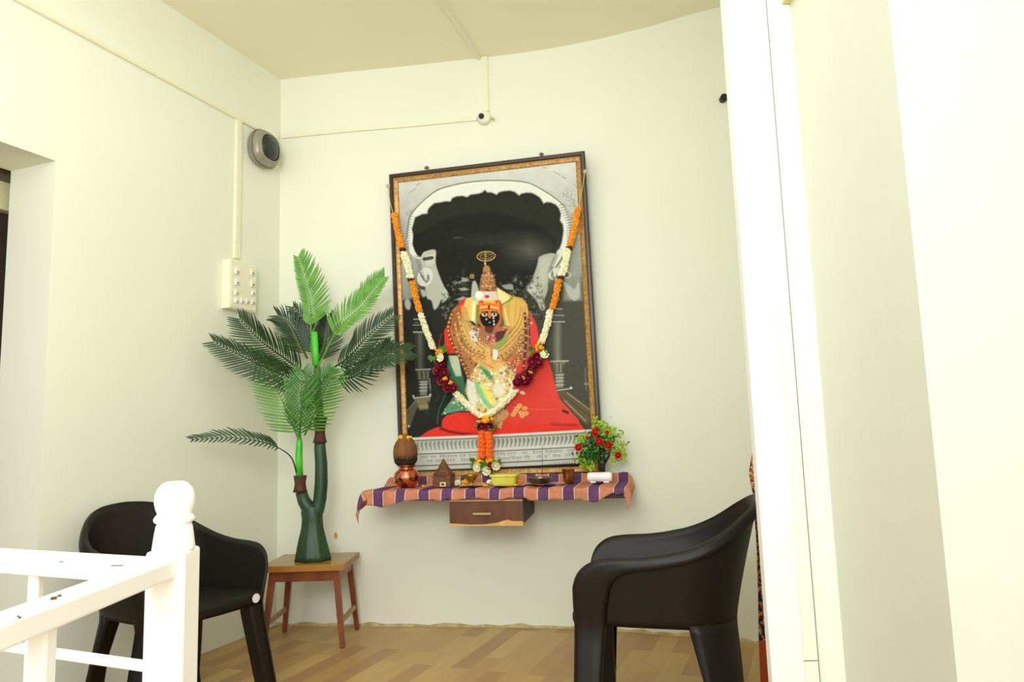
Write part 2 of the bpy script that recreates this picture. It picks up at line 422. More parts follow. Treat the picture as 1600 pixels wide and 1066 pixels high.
def sub(pts, pad):
    xs = [p[0] for p in pts]; ys = [p[1] for p in pts]
    return (X > min(xs)-pad) & (X < max(xs)+pad) & (Y > min(ys)-pad) & (Y < max(ys)+pad)
def poly(pts, col, soft=.7, al=1., smooth=0, mod=None):
    if smooth: pts = bezsm(list(pts)+[pts[0]], smooth)[:-1]
    s = sub(pts, soft*3+2)
    if not s.any(): return
    x, y = X[s], Y[s]; ins = np.zeros(x.shape, bool); dmin = np.full(x.shape, 1e9)
    for a, b in zip(pts, list(pts[1:])+[pts[0]]):
        c = ((a[1] > y) != (b[1] > y)) & (x < (b[0]-a[0])*(y-a[1])/(b[1]-a[1]+1e-12)+a[0]); ins ^= c
        dmin = np.minimum(dmin, segd(x, y, a, b))
    m = np.clip(.5+np.where(ins, dmin, -dmin)/(2*soft), 0, 1)*al
    if mod is not None: m = m*mod[s]
    c = np.array(col, float)
    c = c[s] if c.ndim == 3 else c
    IM[s] = IM[s]*(1-m[:, None])+c*m[:, None]
def line(pts, w, col, al=1., smooth=0, soft=.45):
    if smooth: pts = bezsm(list(pts), smooth)
    s = sub(pts, w+2)
    if not s.any(): return
    x, y = X[s], Y[s]; d = np.full(x.shape, 1e9)
    for a, b in zip(pts, pts[1:]): d = np.minimum(d, segd(x, y, a, b))
    m = np.clip(.5+(w/2-d)/(2*soft), 0, 1)*al
    IM[s] = IM[s]*(1-m[:, None])+np.array(col, float)*m[:, None]
def ell(cx, cy, rx, ry, col, al=1., ang=0, soft=.5):
    s = sub([(cx, cy)], max(rx, ry)+2); x = X[s]-cx; y = Y[s]-cy; c, n = math.cos(ang), math.sin(ang)
    u, v = (x*c+y*n)/rx, (-x*n+y*c)/ry; r = np.hypot(u, v)
    m = np.clip(.5+(1-r)*min(rx, ry)/(2*soft), 0, 1)*al
    IM[s] = IM[s]*(1-m[:, None])+np.array(col, float)*m[:, None]
def inpoly(p, pts):
    x, y = p; r = False
    for a, b in zip(pts, pts[1:]+[pts[0]]):
        if (a[1] > y) != (b[1] > y) and x < (b[0]-a[0])*(y-a[1])/(b[1]-a[1])+a[0]: r = not r
    return r
def scatter(pts, n, cols, r0, r1, al=.9, seed=0):
    R = random.Random(seed); xs = [p[0] for p in pts]; ys = [p[1] for p in pts]; k = 0
    while k < n:
        p = (R.uniform(min(xs), max(xs)), R.uniform(min(ys), max(ys)))
        k += 1
        if inpoly(p, pts): r = R.uniform(r0, r1); ell(p[0], p[1], r, r*R.uniform(.5, 1), R.choice(cols), al, R.uniform(0, 3))
n1 = vnoise(14, 14, 3); n2 = vnoise(4, 4, 9); n3 = vnoise(40, 3, 21)
# ---- silver wall behind the arch
g = np.clip((Y-250)/260, 0, 1)[..., None]
IM[...] = np.array([214, 216, 208])*(1-g)+np.array([120, 126, 116])*g
IM += (n1[..., None]-.5)*16
dk = np.clip((Y-425-14*(n1-.5))/40, 0, 1); put(dk, (38, 40, 34))
haze = np.clip((X-800)/60, 0, 1)*dk; put(haze*.75, (88, 88, 76))  # hazy glass reflection on the right, painted into the print as paler grey
for (x, y, a, L) in [(640, 301, -.6, 12), (650, 290, -.5, 8), (865, 268, .5, 12), (878, 276, .5, 8), (888, 300, 2.2, 7), (884, 306, .6, 6), (892, 310, .5, 8), (880, 300, 1.4, 8), (896, 318, .8, 7), (640, 330, -.5, 6), (634, 333, .5, 5), (848, 262, .1, 6), (897, 288, .9, 8)]:
    line([(x, y), (x+L*math.cos(a), y+L*math.sin(a))], 1, (120, 124, 112), .8)
scatter([(878, 298), (898, 292), (900, 345), (885, 340)], 70, [(120, 122, 110), (150, 152, 140)], .5, 1.4, .7, 3)
# side strips inside the frame
poly([(621, 345), (640, 345), (650, 420), (655, 465), (628, 470)], (166, 176, 168), 3, .8)
poly([(884, 370), (904, 360), (910, 470), (880, 470)], (150, 158, 148), 3, .8)
# arch rim
rim = [(636, 372), (638, 352), (642, 336), (658, 317), (682, 298), (706, 290), (731, 285), (759, 282.5), (788, 282), (811, 283.5), (830, 287.5), (853, 300), (870, 312), (882, 324), (889, 345), (891, 366), (886, 388), (878, 404), (868, 418)]
poly([(636, 372), (642, 336), (658, 317), (682, 298), (706, 290), (731, 285), (759, 282.5), (788, 282), (811, 283.5), (830, 287.5), (853, 300), (870, 312), (882, 324), (889, 345), (891, 366), (884, 390), (866, 420), (850, 400), (650, 405), (640, 395)], (222, 226, 216), 1)
line(rim, 1.8, (104, 110, 94), .85, 4); line([(x+1, y+3) for x, y in rim], 1, (236, 238, 230), .8, 4)
for i in range(17):
    y = 331+i*4.2; x = 645.5-min(i, 8)*.9; line([(x-5, y+1), (x+1, y-1)], 1.2, (120, 124, 112), .8)
    x2 = 876+min(i*1.6, 12); y2 = 320+i*4; line([(x2-2, y2+1), (x2+6, y2-1)], 1.3, (118, 120, 108), .85)
# dark arched recess with its scalloped edge
arch = [(645.7, 366), (644, 358), (647, 347), (649, 340), (654, 338), (660, 335), (668, 334.5), (669, 328), (673, 323), (679, 318), (687, 317), (696, 315), (704, 315.6), (707, 310), (713, 307.5), (722, 306.5), (730, 308.6), (735, 305), (741, 304), (748, 303), (754, 301), (757.6, 297.5), (761, 301), (769, 301.5), (776, 305), (780, 301), (788, 299), (797, 298.5), (804, 300.4), (811, 306), (815, 303), (823, 301.5), (831, 302), (837, 305), (843, 309), (846, 313), (849, 318.7), (854, 316.5), (860, 316.8), (868, 320), (873, 326), (876, 334), (874.5, 345), (879, 351), (880, 360), (879, 369), (877, 380), (874, 388), (870, 392), (868, 398), (862, 396), (850, 398), (842, 402), (840, 415), (834.6, 427), (831, 436), (821, 450), (812, 458), (800, 470), (760, 480), (720, 478), (704, 470), (694, 448), (688, 436), (682, 418), (680, 408), (681, 394), (676, 390), (668, 392), (662, 394), (657, 402), (652, 399), (648, 392), (644.6, 382)]
poly(arch, (28, 30, 24), 1.1)
poly([(x, y+0) for x, y in arch[:50]]+[(868, 372), (840, 352), (810, 340), (770, 332), (730, 334), (690, 345), (660, 362)], (46, 48, 38), 2.5, .6)
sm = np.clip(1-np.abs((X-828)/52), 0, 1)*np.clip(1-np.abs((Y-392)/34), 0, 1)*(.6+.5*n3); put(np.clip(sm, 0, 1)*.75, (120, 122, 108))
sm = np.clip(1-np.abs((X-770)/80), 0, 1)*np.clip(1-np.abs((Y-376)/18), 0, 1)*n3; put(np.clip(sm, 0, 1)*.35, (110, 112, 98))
line([(709, 372), (722, 371)], 1.2, (110, 112, 100), .7)
# silver drapes left and right below the arch
poly([(657, 403), (664, 395), (672, 391), (681, 391), (680, 404), (682, 418), (688, 434), (693, 446), (700, 458), (699, 466), (690, 468), (684, 480), (678, 484), (674, 470), (667, 466), (664, 448), (660, 430)], (176, 182, 166), 1, 1, 3)
poly([(664, 400), (680, 396), (680, 412), (666, 416)], (196, 200, 184), 2, .8)
line([(663, 405), (675, 403)], 5, (52, 54, 44), .95); line([(664, 405), (674, 403.5)], 1, (120, 122, 104), .7)
poly([(842, 402), (858, 396), (868, 398), (864, 412), (856, 424), (856, 452), (850, 470), (852, 482), (845, 484), (838, 470), (830, 460), (823, 452), (832, 440), (837, 424)], (168, 174, 158), 1.2, 1, 3)
poly([(845, 404), (860, 400), (856, 440), (846, 450), (842, 430)], (186, 190, 174), 3, .8)
for cx, cy, s_ in ((664, 433, 1), (868, 428, -1)):
    ell(cx, cy, 12, 15 if s_ > 0 else 9, (206, 210, 202), 1, .4*s_)
    for k in range(5):
        line([(cx-9*s_+k*1.6*s_, cy-9+k*2.2), (cx-2*s_+k*1.2*s_, cy+5+k*1.1), (cx+6*s_-k*.5*s_, cy+6-k*2.4), (cx+6*s_, cy-3+k)], 1, (104, 108, 96), .85, 4)
for k in range(9): line([(648+k*1.2, 400+k*4), (655+k*1.1, 402+k*4.2)], 1.2, (96, 98, 86), .8); line([(873-k*1.2, 398+k*3), (864-k*1.1, 403+k*3)], 1.1, (96, 98, 86), .7)
ell(884, 430, 9, 6, (196, 200, 190), .9); ell(884, 430, 5, 3, (90, 94, 84), .9)
for a in ([(637, 466), (642, 474), (640, 484), (634, 482), (632, 472)], [(656, 452), (664, 454), (666, 462), (660, 464)], [(696, 452), (701, 460), (697, 470), (690, 472)], [(880, 440), (890, 446), (898, 452), (904, 440), (906, 462), (898, 470), (888, 462)], [(822, 448), (836, 444), (842, 456), (832, 462)]):
    poly(a, (184, 190, 178), 1.2, .9, 3)
# messy dark filigree around the crown
R = random.Random(4)
for k in range(260):
    x = R.choice([R.uniform(690, 748), R.uniform(778, 850)]); y = R.uniform(428, 495)
    if x < 700 and y < 450: continue
    a = R.uniform(0, 3.1); L = R.uniform(1.5, 5); v = R.choice([150, 100, 70, 60, 30, 20, 20, 170])
    line([(x, y), (x+L*math.cos(a), y+L*math.sin(a)), (x+L*math.cos(a+.9)*1.2, y+L*math.sin(a+.9)*1.2)], R.uniform(.8, 2.2), (v, v+3, v-8), .6, 3)
for k in range(6): poly([(706+k*3, 478-k*9), (722+k*1.5, 470-k*7), (734, 474-k*7), (722, 476-k*7)], (170, 176, 162) if k % 2 else (64, 66, 56), 1, .85)
poly([(783, 446), (800, 444), (801, 452), (790, 452)], (170, 174, 160), 1, .8, 3)
ell(724, 426, 3, 6, (60, 62, 52), .6)
# columns
def column(x, w, y0, y1, light, dark):
    poly([(x-w, y0), (x+w, y0), (x+w*1.02, y1), (x-w*.98, y1)], dark, .8)
    poly([(x-w*.35, y0), (x+w*.45, y0), (x+w*.45, y1), (x-w*.35, y1)], light, 2, .8)
column(656, 8, 520, 578, (98, 102, 92), (56, 58, 50)); column(871, 7, 505, 565, (132, 136, 122), (94, 96, 84))
for y, w, v in ((499, 9, 170), (504, 8, 90), (508, 10, 140), (513, 9, 60), (519, 10, 190)):
    line([(656-w, y), (656+w, y)], 2.2, (v, v+3, v-8), .85)
for y, w, v in ((484, 6, 180), (489, 7, 90), (494, 9, 170), (499, 7, 90), (504, 10, 190)):
    line([(872-w, y-1), (872+w, y-1)], 2, (v, v+2, v-10), .85)
poly([(650, 577), (672, 577), (669, 594), (653, 594)], (86, 90, 74), .8); line([(649, 578), (673, 577)], 1.6, (190, 194, 176), .9)
for k in range(6): line([(652+k*3.4, 581), (653+k*3.2, 592)], 1, (150, 152, 132) if k % 2 else (44, 46, 36), .8)
poly([(657, 595), (668, 595), (667, 618), (656, 618)], (120, 124, 108), 1)
for y in (597, 601, 606, 611): line([(655, y), (668, y-.5)], 1.4, (188, 190, 176), .85)
poly([(646, 622), (673, 619), (672, 629), (668, 632), (671, 640), (656, 641), (650, 632)], (122, 116, 82), .9); line([(646, 622), (673, 619)], 1.6, (206, 208, 190), .9); poly([(656, 633), (670, 632), (668, 637), (656, 638)], (160, 136, 104), 1, .8)
poly([(648, 627), (654, 632), (640, 668), (634, 674), (634, 650)], (92, 90, 66), 1.2, .9); line([(648, 628), (633, 646)], 1.2, (160, 160, 138), .8)
for p in ((646, 619), (672, 617), (639, 666), (635, 678)): ell(p[0], p[1], 1.6, 1.6, (206, 208, 196))
poly([(864, 565), (886, 564), (881, 571), (879, 583), (867, 583)], (116, 116, 98), .8); line([(860, 565), (888, 564)], 1.8, (196, 198, 180), .9)
for k in range(5): line([(867+k*3, 569), (868+k*2.8, 581)], 1, (170, 170, 150) if k % 2 else (60, 60, 48), .8)
poly([(869, 584), (880, 584), (880, 606), (869, 607)], (132, 132, 114), 1)
for y in (586, 591, 596, 602): line([(868, y), (881, y-.5)], 1.5, (196, 196, 180), .85)
line([(866, 611), (894, 607)], 1.8, (200, 200, 184), .9); ell(892, 606, 1.8, 1.8, (216, 216, 204))
poly([(866, 612), (884, 611), (900, 622), (921, 640), (921, 656), (918, 664), (905, 655), (884, 630)], (104, 90, 62), 1, .95)
line([(886, 614), (921, 640)], 1.8, (164, 150, 116), .85); line([(882, 626), (915, 658)], 1.8, (170, 164, 136), .85); line([(880, 618), (921, 650)], 1.5, (76, 66, 46), .8)
poly([(878, 632), (886, 634), (921, 672), (908, 672), (896, 655)], (66, 64, 48), 1.2, .9)
line([(914, 575), (916, 610)], 1.4, (150, 152, 140), .6); ell(917, 600, 5, 2, (150, 152, 140), .7)
line([(671, 592), (673, 616)], 1.6, (170, 178, 150), .8)
# ---- idol: red seat cloth and drapes
RED, RD2 = (232, 56, 42), (222, 66, 56)
poly([(654, 684), (658, 681), (668, 674), (682, 668), (690, 667), (691, 656), (698, 649), (712, 645), (735, 644), (757, 647), (776, 655), (800, 655), (830, 655), (874, 625), (891, 642), (902, 655), (908, 664), (914, 672), (914, 676), (860, 681), (760, 683)], RED, .8, 1, 0)
body = [(822, 482), (828, 488), (834, 498), (839, 510), (842, 526), (850, 545), (858, 567), (863, 583), (867, 600), (870, 612), (875, 624), (886, 636), (894, 645), (904, 656), (905, 662), (800, 664), (783, 652), (795, 628), (804, 600), (806, 572), (812, 540), (818, 510)]
poly(body, RD2, .8)
sh_ = np.clip((X-835)/40, 0, 1)*np.clip((Y-560)/60, 0, 1)*.25; poly(body, (236, 92, 80), 1, 1, 0, sh_)
poly([(690, 667), (697, 671), (715, 675), (745, 678), (722, 680), (700, 676), (686, 671)], (110, 24, 30), 1.2, .8)
line([(785, 656), (784, 668)], 2, (60, 20, 20), .8); line([(800, 637), (840, 640), (868, 640)], 1, (240, 120, 104), .7); line([(862, 662), (884, 664), (900, 664)], 4, (140, 40, 36), .5, soft=2)
line([(880, 642), (887, 645)], 4, (60, 44, 34), .85)
poly([(694, 517), (699, 508), (706, 510), (712, 530), (714, 552), (698.5, 553), (695, 543)], RED, .8)
poly([(717, 474), (728, 465), (734, 470), (728, 488), (724, 510), (716, 500)], RED, .8)
line([(690, 522), (684, 545)], 2.4, (170, 40, 34), .7)
# yellow silk head drapes
gold = [(206, 166, 84), (236, 204, 110), (170, 120, 60), (120, 74, 40), (240, 224, 160)]
poly([(728, 467), (742, 462), (749, 468), (749, 500), (745, 508), (738, 502), (726, 500), (722, 485)], (232, 204, 116), .9)
line([(741, 470), (739, 500)], 4, (236, 238, 214), .9); line([(746, 478), (745, 508)], 4, (90, 140, 54), .85); line([(733, 470), (730, 495)], 2.5, (236, 180, 70), .8)
poly([(776, 448), (786, 455), (800, 462), (816, 466), (824, 476), (826, 492), (820, 510), (806, 524), (790, 520), (780, 500)], (206, 168, 84), .9)
for k in range(8): line([(796+k*3.4, 467+k*.8), (794+k*3.1, 512-k)], 1.5, gold[k % 3 if k % 3 != 2 else 1], .75)
poly([(776, 450), (790, 458), (797, 464), (790, 476), (780, 480)], (240, 222, 160), .8, .95); line([(779, 480), (798, 468), (802, 462)], 3, (110, 150, 60), .9)
line([(781, 484), (786, 508)], 5, (58, 96, 40), .9); line([(788, 482), (794, 508)], 3, (236, 210, 140), .9)
# green and white sari fall, left
poly([(701, 555), (716, 555), (720, 575), (724, 590), (731, 628), (735, 642), (712, 644), (689, 649), (700, 634), (710, 616), (704, 600), (698, 580)], (58, 112, 78), 1)
poly([(701, 556), (716, 556), (719, 572), (721, 588), (712, 588), (705, 572)], (196, 208, 176), 1.2, .95)
poly([(700, 632), (712, 618), (726, 624), (734, 640), (712, 643), (690, 648)], (86, 158, 118), .8)
scatter([(700, 632), (712, 618), (726, 624), (734, 640), (712, 643), (690, 648)], 46, [(226, 232, 206), (216, 220, 190), (220, 120, 80), (40, 110, 76)], 1, 2.6, .9, 8)
scatter([(684, 560), (700, 580), (706, 605), (690, 650), (662, 670), (672, 600)], 60, [(34, 46, 34), (24, 32, 24), (44, 62, 46)], 2, 5, .6, 9)
line([(707, 590), (686, 640), (683, 662)], 1.4, (70, 130, 100), .7)
# flower mass of the lower body
mass = [(731, 588), (748, 566), (770, 560), (790, 562), (806, 574), (804, 600), (795, 628), (783, 645), (770, 652), (750, 650), (736, 640), (727, 610)]
poly(mass, (214, 204, 150), 1.2)
scatter(mass, 340, [(242, 242, 220), (232, 232, 208), (246, 240, 200), (238, 214, 110), (228, 160, 60), (230, 150, 120), (206, 186, 120), (120, 150, 80), (206, 80, 60)], 1.2, 3.2, .9, 11)
for a, c_ in (([(749, 568), (757, 572), (768, 588), (771, 592), (764, 590), (754, 580)], (54, 160, 108)), ([(740, 596), (752, 604), (768, 636), (758, 634), (746, 612)], (110, 204, 150)), ([(748, 600), (760, 604), (774, 626), (764, 630)], (238, 226, 110)), ([(730, 592), (742, 604), (744, 634), (732, 622)], (224, 228, 222)), ([(772, 600), (786, 602), (784, 618), (772, 616)], (236, 226, 214))):
    poly(a, c_, 1, .85, 3)
for k in range(5): line([(752+k*3, 572+k*2), (760+k*3, 590+k*2)], .8, (30, 110, 70), .7)
# jewelled chest
chest = [(706, 485), (716, 476), (722, 500), (740, 512), (764, 520), (792, 512), (806, 518), (820, 512), (828, 486), (830, 500), (826, 540), (814, 566), (800, 582), (790, 568), (776, 566), (760, 572), (744, 566), (738, 584), (730, 590), (722, 568), (712, 548), (704, 520)]
poly(chest, (172, 118, 70), 1)
poly([(722, 502), (740, 508), (764, 516), (790, 508), (812, 514), (806, 540), (790, 560), (770, 570), (748, 560), (730, 540)], (190, 142, 92), 1.5)
scatter(chest, 620, [(92, 50, 30), (130, 80, 46), (224, 184, 120), (240, 214, 160), (200, 140, 80), (70, 38, 28), (180, 60, 50)], .6, 1.7, .85, 12)
for pts_, c_ in (([(720, 478), (732, 482), (734, 512), (744, 530), (764, 545), (764, 556), (742, 548), (724, 524)], (224, 184, 96)), ([(806, 470), (822, 478), (822, 505), (808, 530), (788, 552), (776, 552), (796, 524), (804, 500)], (216, 170, 86)), ([(728, 552), (750, 562), (770, 560), (790, 566), (776, 580), (752, 574)], (232, 176, 96)), ([(708, 486), (717, 480), (722, 500), (716, 520), (706, 512)], (150, 90, 50))):
    poly(pts_, c_, 2, .7, 3)
for k in range(12): line([(722+k*.5, 480), (726+k*1.2, 515-k*.4), (744+k*1.6, 540-k*1.2), (764, 553-k*1.6)], .8, [(244, 220, 150), (130, 80, 40), (200, 150, 70)][k % 3], .7, 4)
for k in range(10): line([(822-k*1.2, 480), (820-k*1.5, 510-k), (800-k*1.5, 536-k), (774, 556-k*1.5)], .8, [(240, 210, 140), (120, 70, 40), (210, 160, 80)][k % 3], .7, 4)
poly([(742, 508), (764, 516), (788, 508), (784, 526), (764, 536), (746, 528)], (150, 90, 64), 2, .6, 3)
def chain(pts, w, c1, c2):
    P = bezsm(pts, 8); line(P, w, c1, .95)
    for i, p in enumerate(P):
        if i % 2: ell(p[0], p[1], w*.34, w*.34, c2, .95)
chain([(716, 490), (724, 522), (738, 545), (764, 552)], 4, (214, 176, 96), (120, 70, 40)); chain([(711, 505), (718, 535), (735, 552), (762, 560)], 3.4, (190, 140, 76), (240, 210, 140))
chain([(822, 494), (814, 528), (800, 546), (776, 560)], 4, (206, 160, 90), (110, 64, 38)); chain([(828, 490), (824, 530), (812, 556), (790, 580)], 3, (150, 96, 56), (236, 208, 160))
chain([(706, 490), (700, 514), (708, 540), (722, 566), (732, 590)], 5, (120, 66, 36), (224, 170, 100)); chain([(820, 490), (822, 530), (818, 575)], 4, (96, 54, 40), (226, 196, 150)); chain([(827, 492), (828, 545)], 2.4, (110, 60, 50), (230, 190, 170))
chain([(718, 540), (722, 560), (734, 580)], 2.4, (110, 60, 40), (232, 200, 150))
chain([(735, 506), (750, 530), (764, 538), (780, 526), (790, 508)], 3, (214, 170, 110), (90, 48, 36)); chain([(742, 560), (757, 568), (770, 575)], 5, (226, 190, 110), (200, 120, 60))
poly([(734, 516), (742, 520), (746, 534), (736, 530)], (212, 212, 206), .8, .9, 3); scatter([(734, 514), (748, 514), (748, 536), (734, 536)], 26, [(40, 44, 40), (240, 240, 236)], .8, 1.6, .9, 14)
scatter([(760, 526), (776, 524), (776, 536), (762, 538)], 40, [(200, 40, 90), (240, 200, 210), (160, 30, 60)], .7, 1.5, .95, 15)
poly([(772, 545), (782, 528), (794, 522), (792, 532), (780, 545), (774, 556)], (130, 170, 80), .9, .9, 3); poly([(770, 546), (778, 548), (776, 562), (770, 560)], (232, 236, 222), .8, .9, 3)
poly([(774, 520), (790, 516), (786, 528), (776, 534)], (74, 26, 40), 1, .8, 3)
scatter([(790, 560), (815, 560), (808, 580), (796, 600)], 50, [(236, 120, 90), (240, 200, 150), (220, 60, 50)], 1, 2.2, .8, 16)
line([(762, 546), (764, 566)], 7, (240, 190, 110), .7)
# face
poly([(748, 470), (782, 470), (784, 500), (777, 514), (757, 514), (747, 500)], (190, 96, 46), 1.2, 1, 3)
poly([(749, 474), (756, 468), (774, 468), (780, 474), (781, 490), (749, 492)], (238, 140, 40), .9)
poly([(752, 471), (760, 466), (772, 467), (778, 474), (765, 472)], (246, 206, 70), .9, .95); poly([(750, 470), (756, 467), (754, 476)], (216, 40, 44), .6); poly([(770, 467), (777, 468), (777, 476)], (216, 40, 44), .6)
poly([(750, 492), (757, 487), (773, 487), (780, 492), (779, 502), (772, 511), (764, 514), (756, 509), (751, 501)], (16, 20, 18), .9, 1, 3)
line([(751, 481), (764, 479), (778, 482)], 1.6, (244, 226, 200), .9, 3); line([(751, 484), (764, 483), (778, 485)], 1, (120, 40, 20), .8, 3); line([(752, 477), (764, 475.5), (777, 478)], 1, (206, 60, 30), .8, 3)
ell(764, 478.5, 1.8, 1.4, (30, 16, 14)); ell(764, 481.5, 1.4, 1.2, (30, 16, 14))
poly([(762.5, 484), (767, 484), (767.5, 496), (764.5, 498), (762.5, 495)], (234, 110, 50), .7)
for cx in (757, 772): ell(cx, 491.5, 5, 3.6, (150, 120, 90), .95); ell(cx, 491.8, 4, 2.6, (232, 230, 214)); ell(cx+.3, 491.3, 1.8, 2, (14, 14, 14))
line([(752, 487.5), (762, 488.5)], 1.1, (20, 16, 12), .9); line([(768, 488.5), (777, 487)], 1.1, (20, 16, 12), .9)
for x, y, r in ((760, 499, 1.2), (771, 497, 1.4), (771.5, 502, 1.3), (772, 507, 1.5), (765, 504, 1)): ell(x, y, r, r*1.4, (214, 216, 210))
line([(748, 486), (748, 504), (756, 513)], 1.8, (196, 110, 60), .9, 3); line([(782, 486), (782, 502), (775, 512)], 1.8, (196, 110, 60), .9, 3)
poly([(758, 510), (770, 510), (770, 518), (765, 521), (758, 517)], (96, 50, 46), .9, .95, 3)
# crown
poly([(736, 470), (737, 446), (742, 438), (748, 452), (749, 470)], (190, 192, 180), 1, .9, 2)
poly([(750, 470), (749, 448), (751, 434), (755, 425), (768, 425), (772, 434), (775, 450), (777, 470)], (158, 104, 66), .9)
scatter([(750, 468), (750, 440), (755, 426), (768, 426), (774, 444), (776, 468)], 190, [(216, 168, 110), (236, 200, 150), (96, 54, 34), (196, 110, 70), (130, 80, 50)], .6, 1.4, .9, 17)
for y in (430, 437, 446, 455): line([(752, y), (762, y+1.4), (774, y)], 1, (226, 186, 130), .8, 3)
poly([(754, 425), (755, 418), (758, 415), (763, 415), (766, 419), (766, 425)], (176, 130, 80), .8); ell(758, 412, 1.6, 2.4, (214, 214, 196))
for rx, ry, w, c_ in ((14, 7.4, 1.8, (186, 158, 96)), (9.5, 4.4, 1.3, (160, 120, 70))):
    line([(759.5+rx*math.cos(t*PI/12), 400.5+ry*math.sin(t*PI/12)-.14*rx*math.cos(t*PI/12)*.3) for t in range(25)], w, c_, .95)
for a in range(8): line([(759.5, 400.5), (759.5+13*math.cos(a*PI/4+.2), 400.5+6.6*math.sin(a*PI/4+.2))], .9, (150, 116, 66), .7)
line([(758.5, 393), (758.5, 416)], 1.6, (190, 160, 100), .9)
poly([(744, 470), (744, 460), (752, 456), (776, 456), (778, 466), (777, 470)], (222, 216, 190), .9, .9)
ell(748.5, 461, 6, 6.2, (236, 238, 226)); ell(761, 463.5, 3.4, 2.6, (206, 24, 86)); ell(762, 453.5, 2, 1.2, (120, 24, 30))
ell(738, 431, 5, 5.6, (40, 40, 32)); ell(737.5, 432, 3.6, 3.6, (196, 140, 70)); line([(733, 432), (742, 432)], .8, (90, 56, 30)); line([(737.5, 428), (737.5, 436)], .8, (90, 56, 30))
# golden motifs on the red cloth
for (x, y) in ((812, 634), (805, 643), (814, 645), (820, 638), (808, 638), (802, 648), (816, 650), (822, 646)):
    ell(x, y, 4, 3.2, (228, 196, 100), .9); ell(x, y, 1.6, 1.2, (206, 110, 60), .9)
poly([(768, 652), (780, 642), (792, 640), (796, 648), (786, 658), (784, 670), (778, 668), (770, 660)], (196, 160, 104), .9)
scatter([(768, 652), (780, 642), (792, 640), (796, 648), (786, 658), (784, 670), (778, 668), (770, 660)], 70, [(230, 204, 150), (130, 84, 50), (220, 120, 70)], .6, 1.4, .9, 18)
for p in ((830, 505), (811, 548), (816, 613)): ell(p[0], p[1], 2, 2, (236, 170, 160))
ell(816, 614, 4.5, 2.4, (240, 214, 196), .9, .3)
# ---- silver plinth
yb = lambda x: 684.5-.035*(x-700)-.00006*(x-700)**2*np.sign(x-690)
Xc = X; D = Y-yb(Xc)
def band(a, b, col, al=1., soft=.6):
    m = np.clip(.5+(D-a)/(2*soft), 0, 1)*np.clip(.5+(b-D)/(2*soft), 0, 1)*al
    put(m, col)
band(-2.5, 60, (198, 202, 190)); band(-2.6, 1.2, (216, 220, 208)); band(1.4, 3, (96, 98, 82))
lf = np.clip((X-640)/280, 0, 1)
ctr = 775.0
for i in range(44):
    x = 640+i*6.6; dirn = -1 if x < 770 else 1; y0 = float(yb(np.array(x)))
    sw_ = (x-ctr)/150*9
    q = [(x-sw_*.5*0, y0+4.5), (x+dirn*1.2, y0+9), (x-sw_*.25-dirn*0, y0+18)]
    dk_ = (110, 114, 100) if x < 740 else (92, 94, 80)
    poly([(q[0][0]-2, q[0][1]), (q[0][0]+2.4, q[0][1]), (q[1][0]+2.4, q[1][1]), (q[2][0]+.6, q[2][1]), (q[2][0]-.8, q[2][1]), (q[1][0]-2, q[1][1])], dk_, .8, .75)
    line([(q[0][0]+2.8, q[0][1]), (q[1][0]+2.6, q[1][1]), (q[2][0]+1.5, q[2][1])], 1, (224, 226, 214), .7)
    line([(q[0][0], q[0][1]+1), (q[1][0], q[1][1]), (q[2][0], q[2][1]-2)], .8, (186, 188, 172), .7)
band(18.5, 23, (216, 220, 208), .7); band(23, 24.6, (92, 94, 82)); band(24.6, 41, (204, 208, 196)); band(41.4, 43, (70, 72, 62)); band(43, 49, (200, 204, 190)); band(49, 60, (26, 24, 26))
# engraved inscription: worn strokes under a head-line, as on the plate
R = random.Random(21)
def word(x0, x1, dy):
    n = max(1, int((x1-x0)/3.6)); f = lambda x, k: (x, float(yb(np.array(float(x))))+dy+k)
    line([f(x0, 0), f(x1, 0)], .7, (120, 110, 100), .75)
    for i in range(n):
        x = x0+(i+.5)*(x1-x0)/n; t = R.random()
        line([f(x+.8, 0), f(x+.8, 3.2)], .6, (120, 108, 102), .6)
        line([f(x-1.2, 1.2), f(x-.2, 3 if t > .5 else 2), f(x+.8, 2)], .6, (120, 108, 102), .55)
        if t > .72: line([f(x-1, -1.8), f(x+.8, -.4)], .7, (110, 96, 90), .7)
        if t < .2: line([f(x-1, 5), f(x+.8, 5.6)], .7, (110, 96, 90), .7)
for a, b in ((656, 668), (673, 681), (687, 714), (718, 728), (732, 748), (776, 790), (792, 806), (816, 824), (832, 846), (852, 878), (886, 898)): word(a, b, 27.4)
for a, b in ((667, 676), (680, 692), (697, 711), (720, 736), (742, 752), (778, 797), (800, 815), (819, 828), (838, 846), (850, 856), (864, 876), (883, 897)): word(a, b, 34.6)
for k in range(14): line([(846+k*4, 727-k*.6), (846+k*4, 733-k*.6)], 1, (60, 56, 56), .6)
IM[...] = np.clip(IM+(n2[..., None]-.5)*8, 0, 255)
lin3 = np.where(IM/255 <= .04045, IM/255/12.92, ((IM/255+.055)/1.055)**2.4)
m = MB(); 
idx = np.arange(GU*GV).reshape(GU, GV)
faces = np.stack([idx[:-1, :-1], idx[1:, :-1], idx[1:, 1:], idx[:-1, 1:]], -1).reshape(-1, 4)
me = bpy.data.meshes.new('print'); co = (W3-np.array(PC)).reshape(-1, 3)
me.vertices.add(len(co)); me.vertices.foreach_set('co', co.astype(np.float32).ravel())
me.loops.add(len(faces)*4); me.loops.foreach_set('vertex_index', faces.astype(np.int32).ravel())
me.polygons.add(len(faces)); me.polygons.foreach_set('loop_start', np.arange(0, len(faces)*4, 4, dtype=np.int32)); me.polygons.foreach_set('loop_total', np.full(len(faces), 4, dtype=np.int32))
me.update(); ca = me.color_attributes.new('print', 'FLOAT_COLOR', 'POINT')
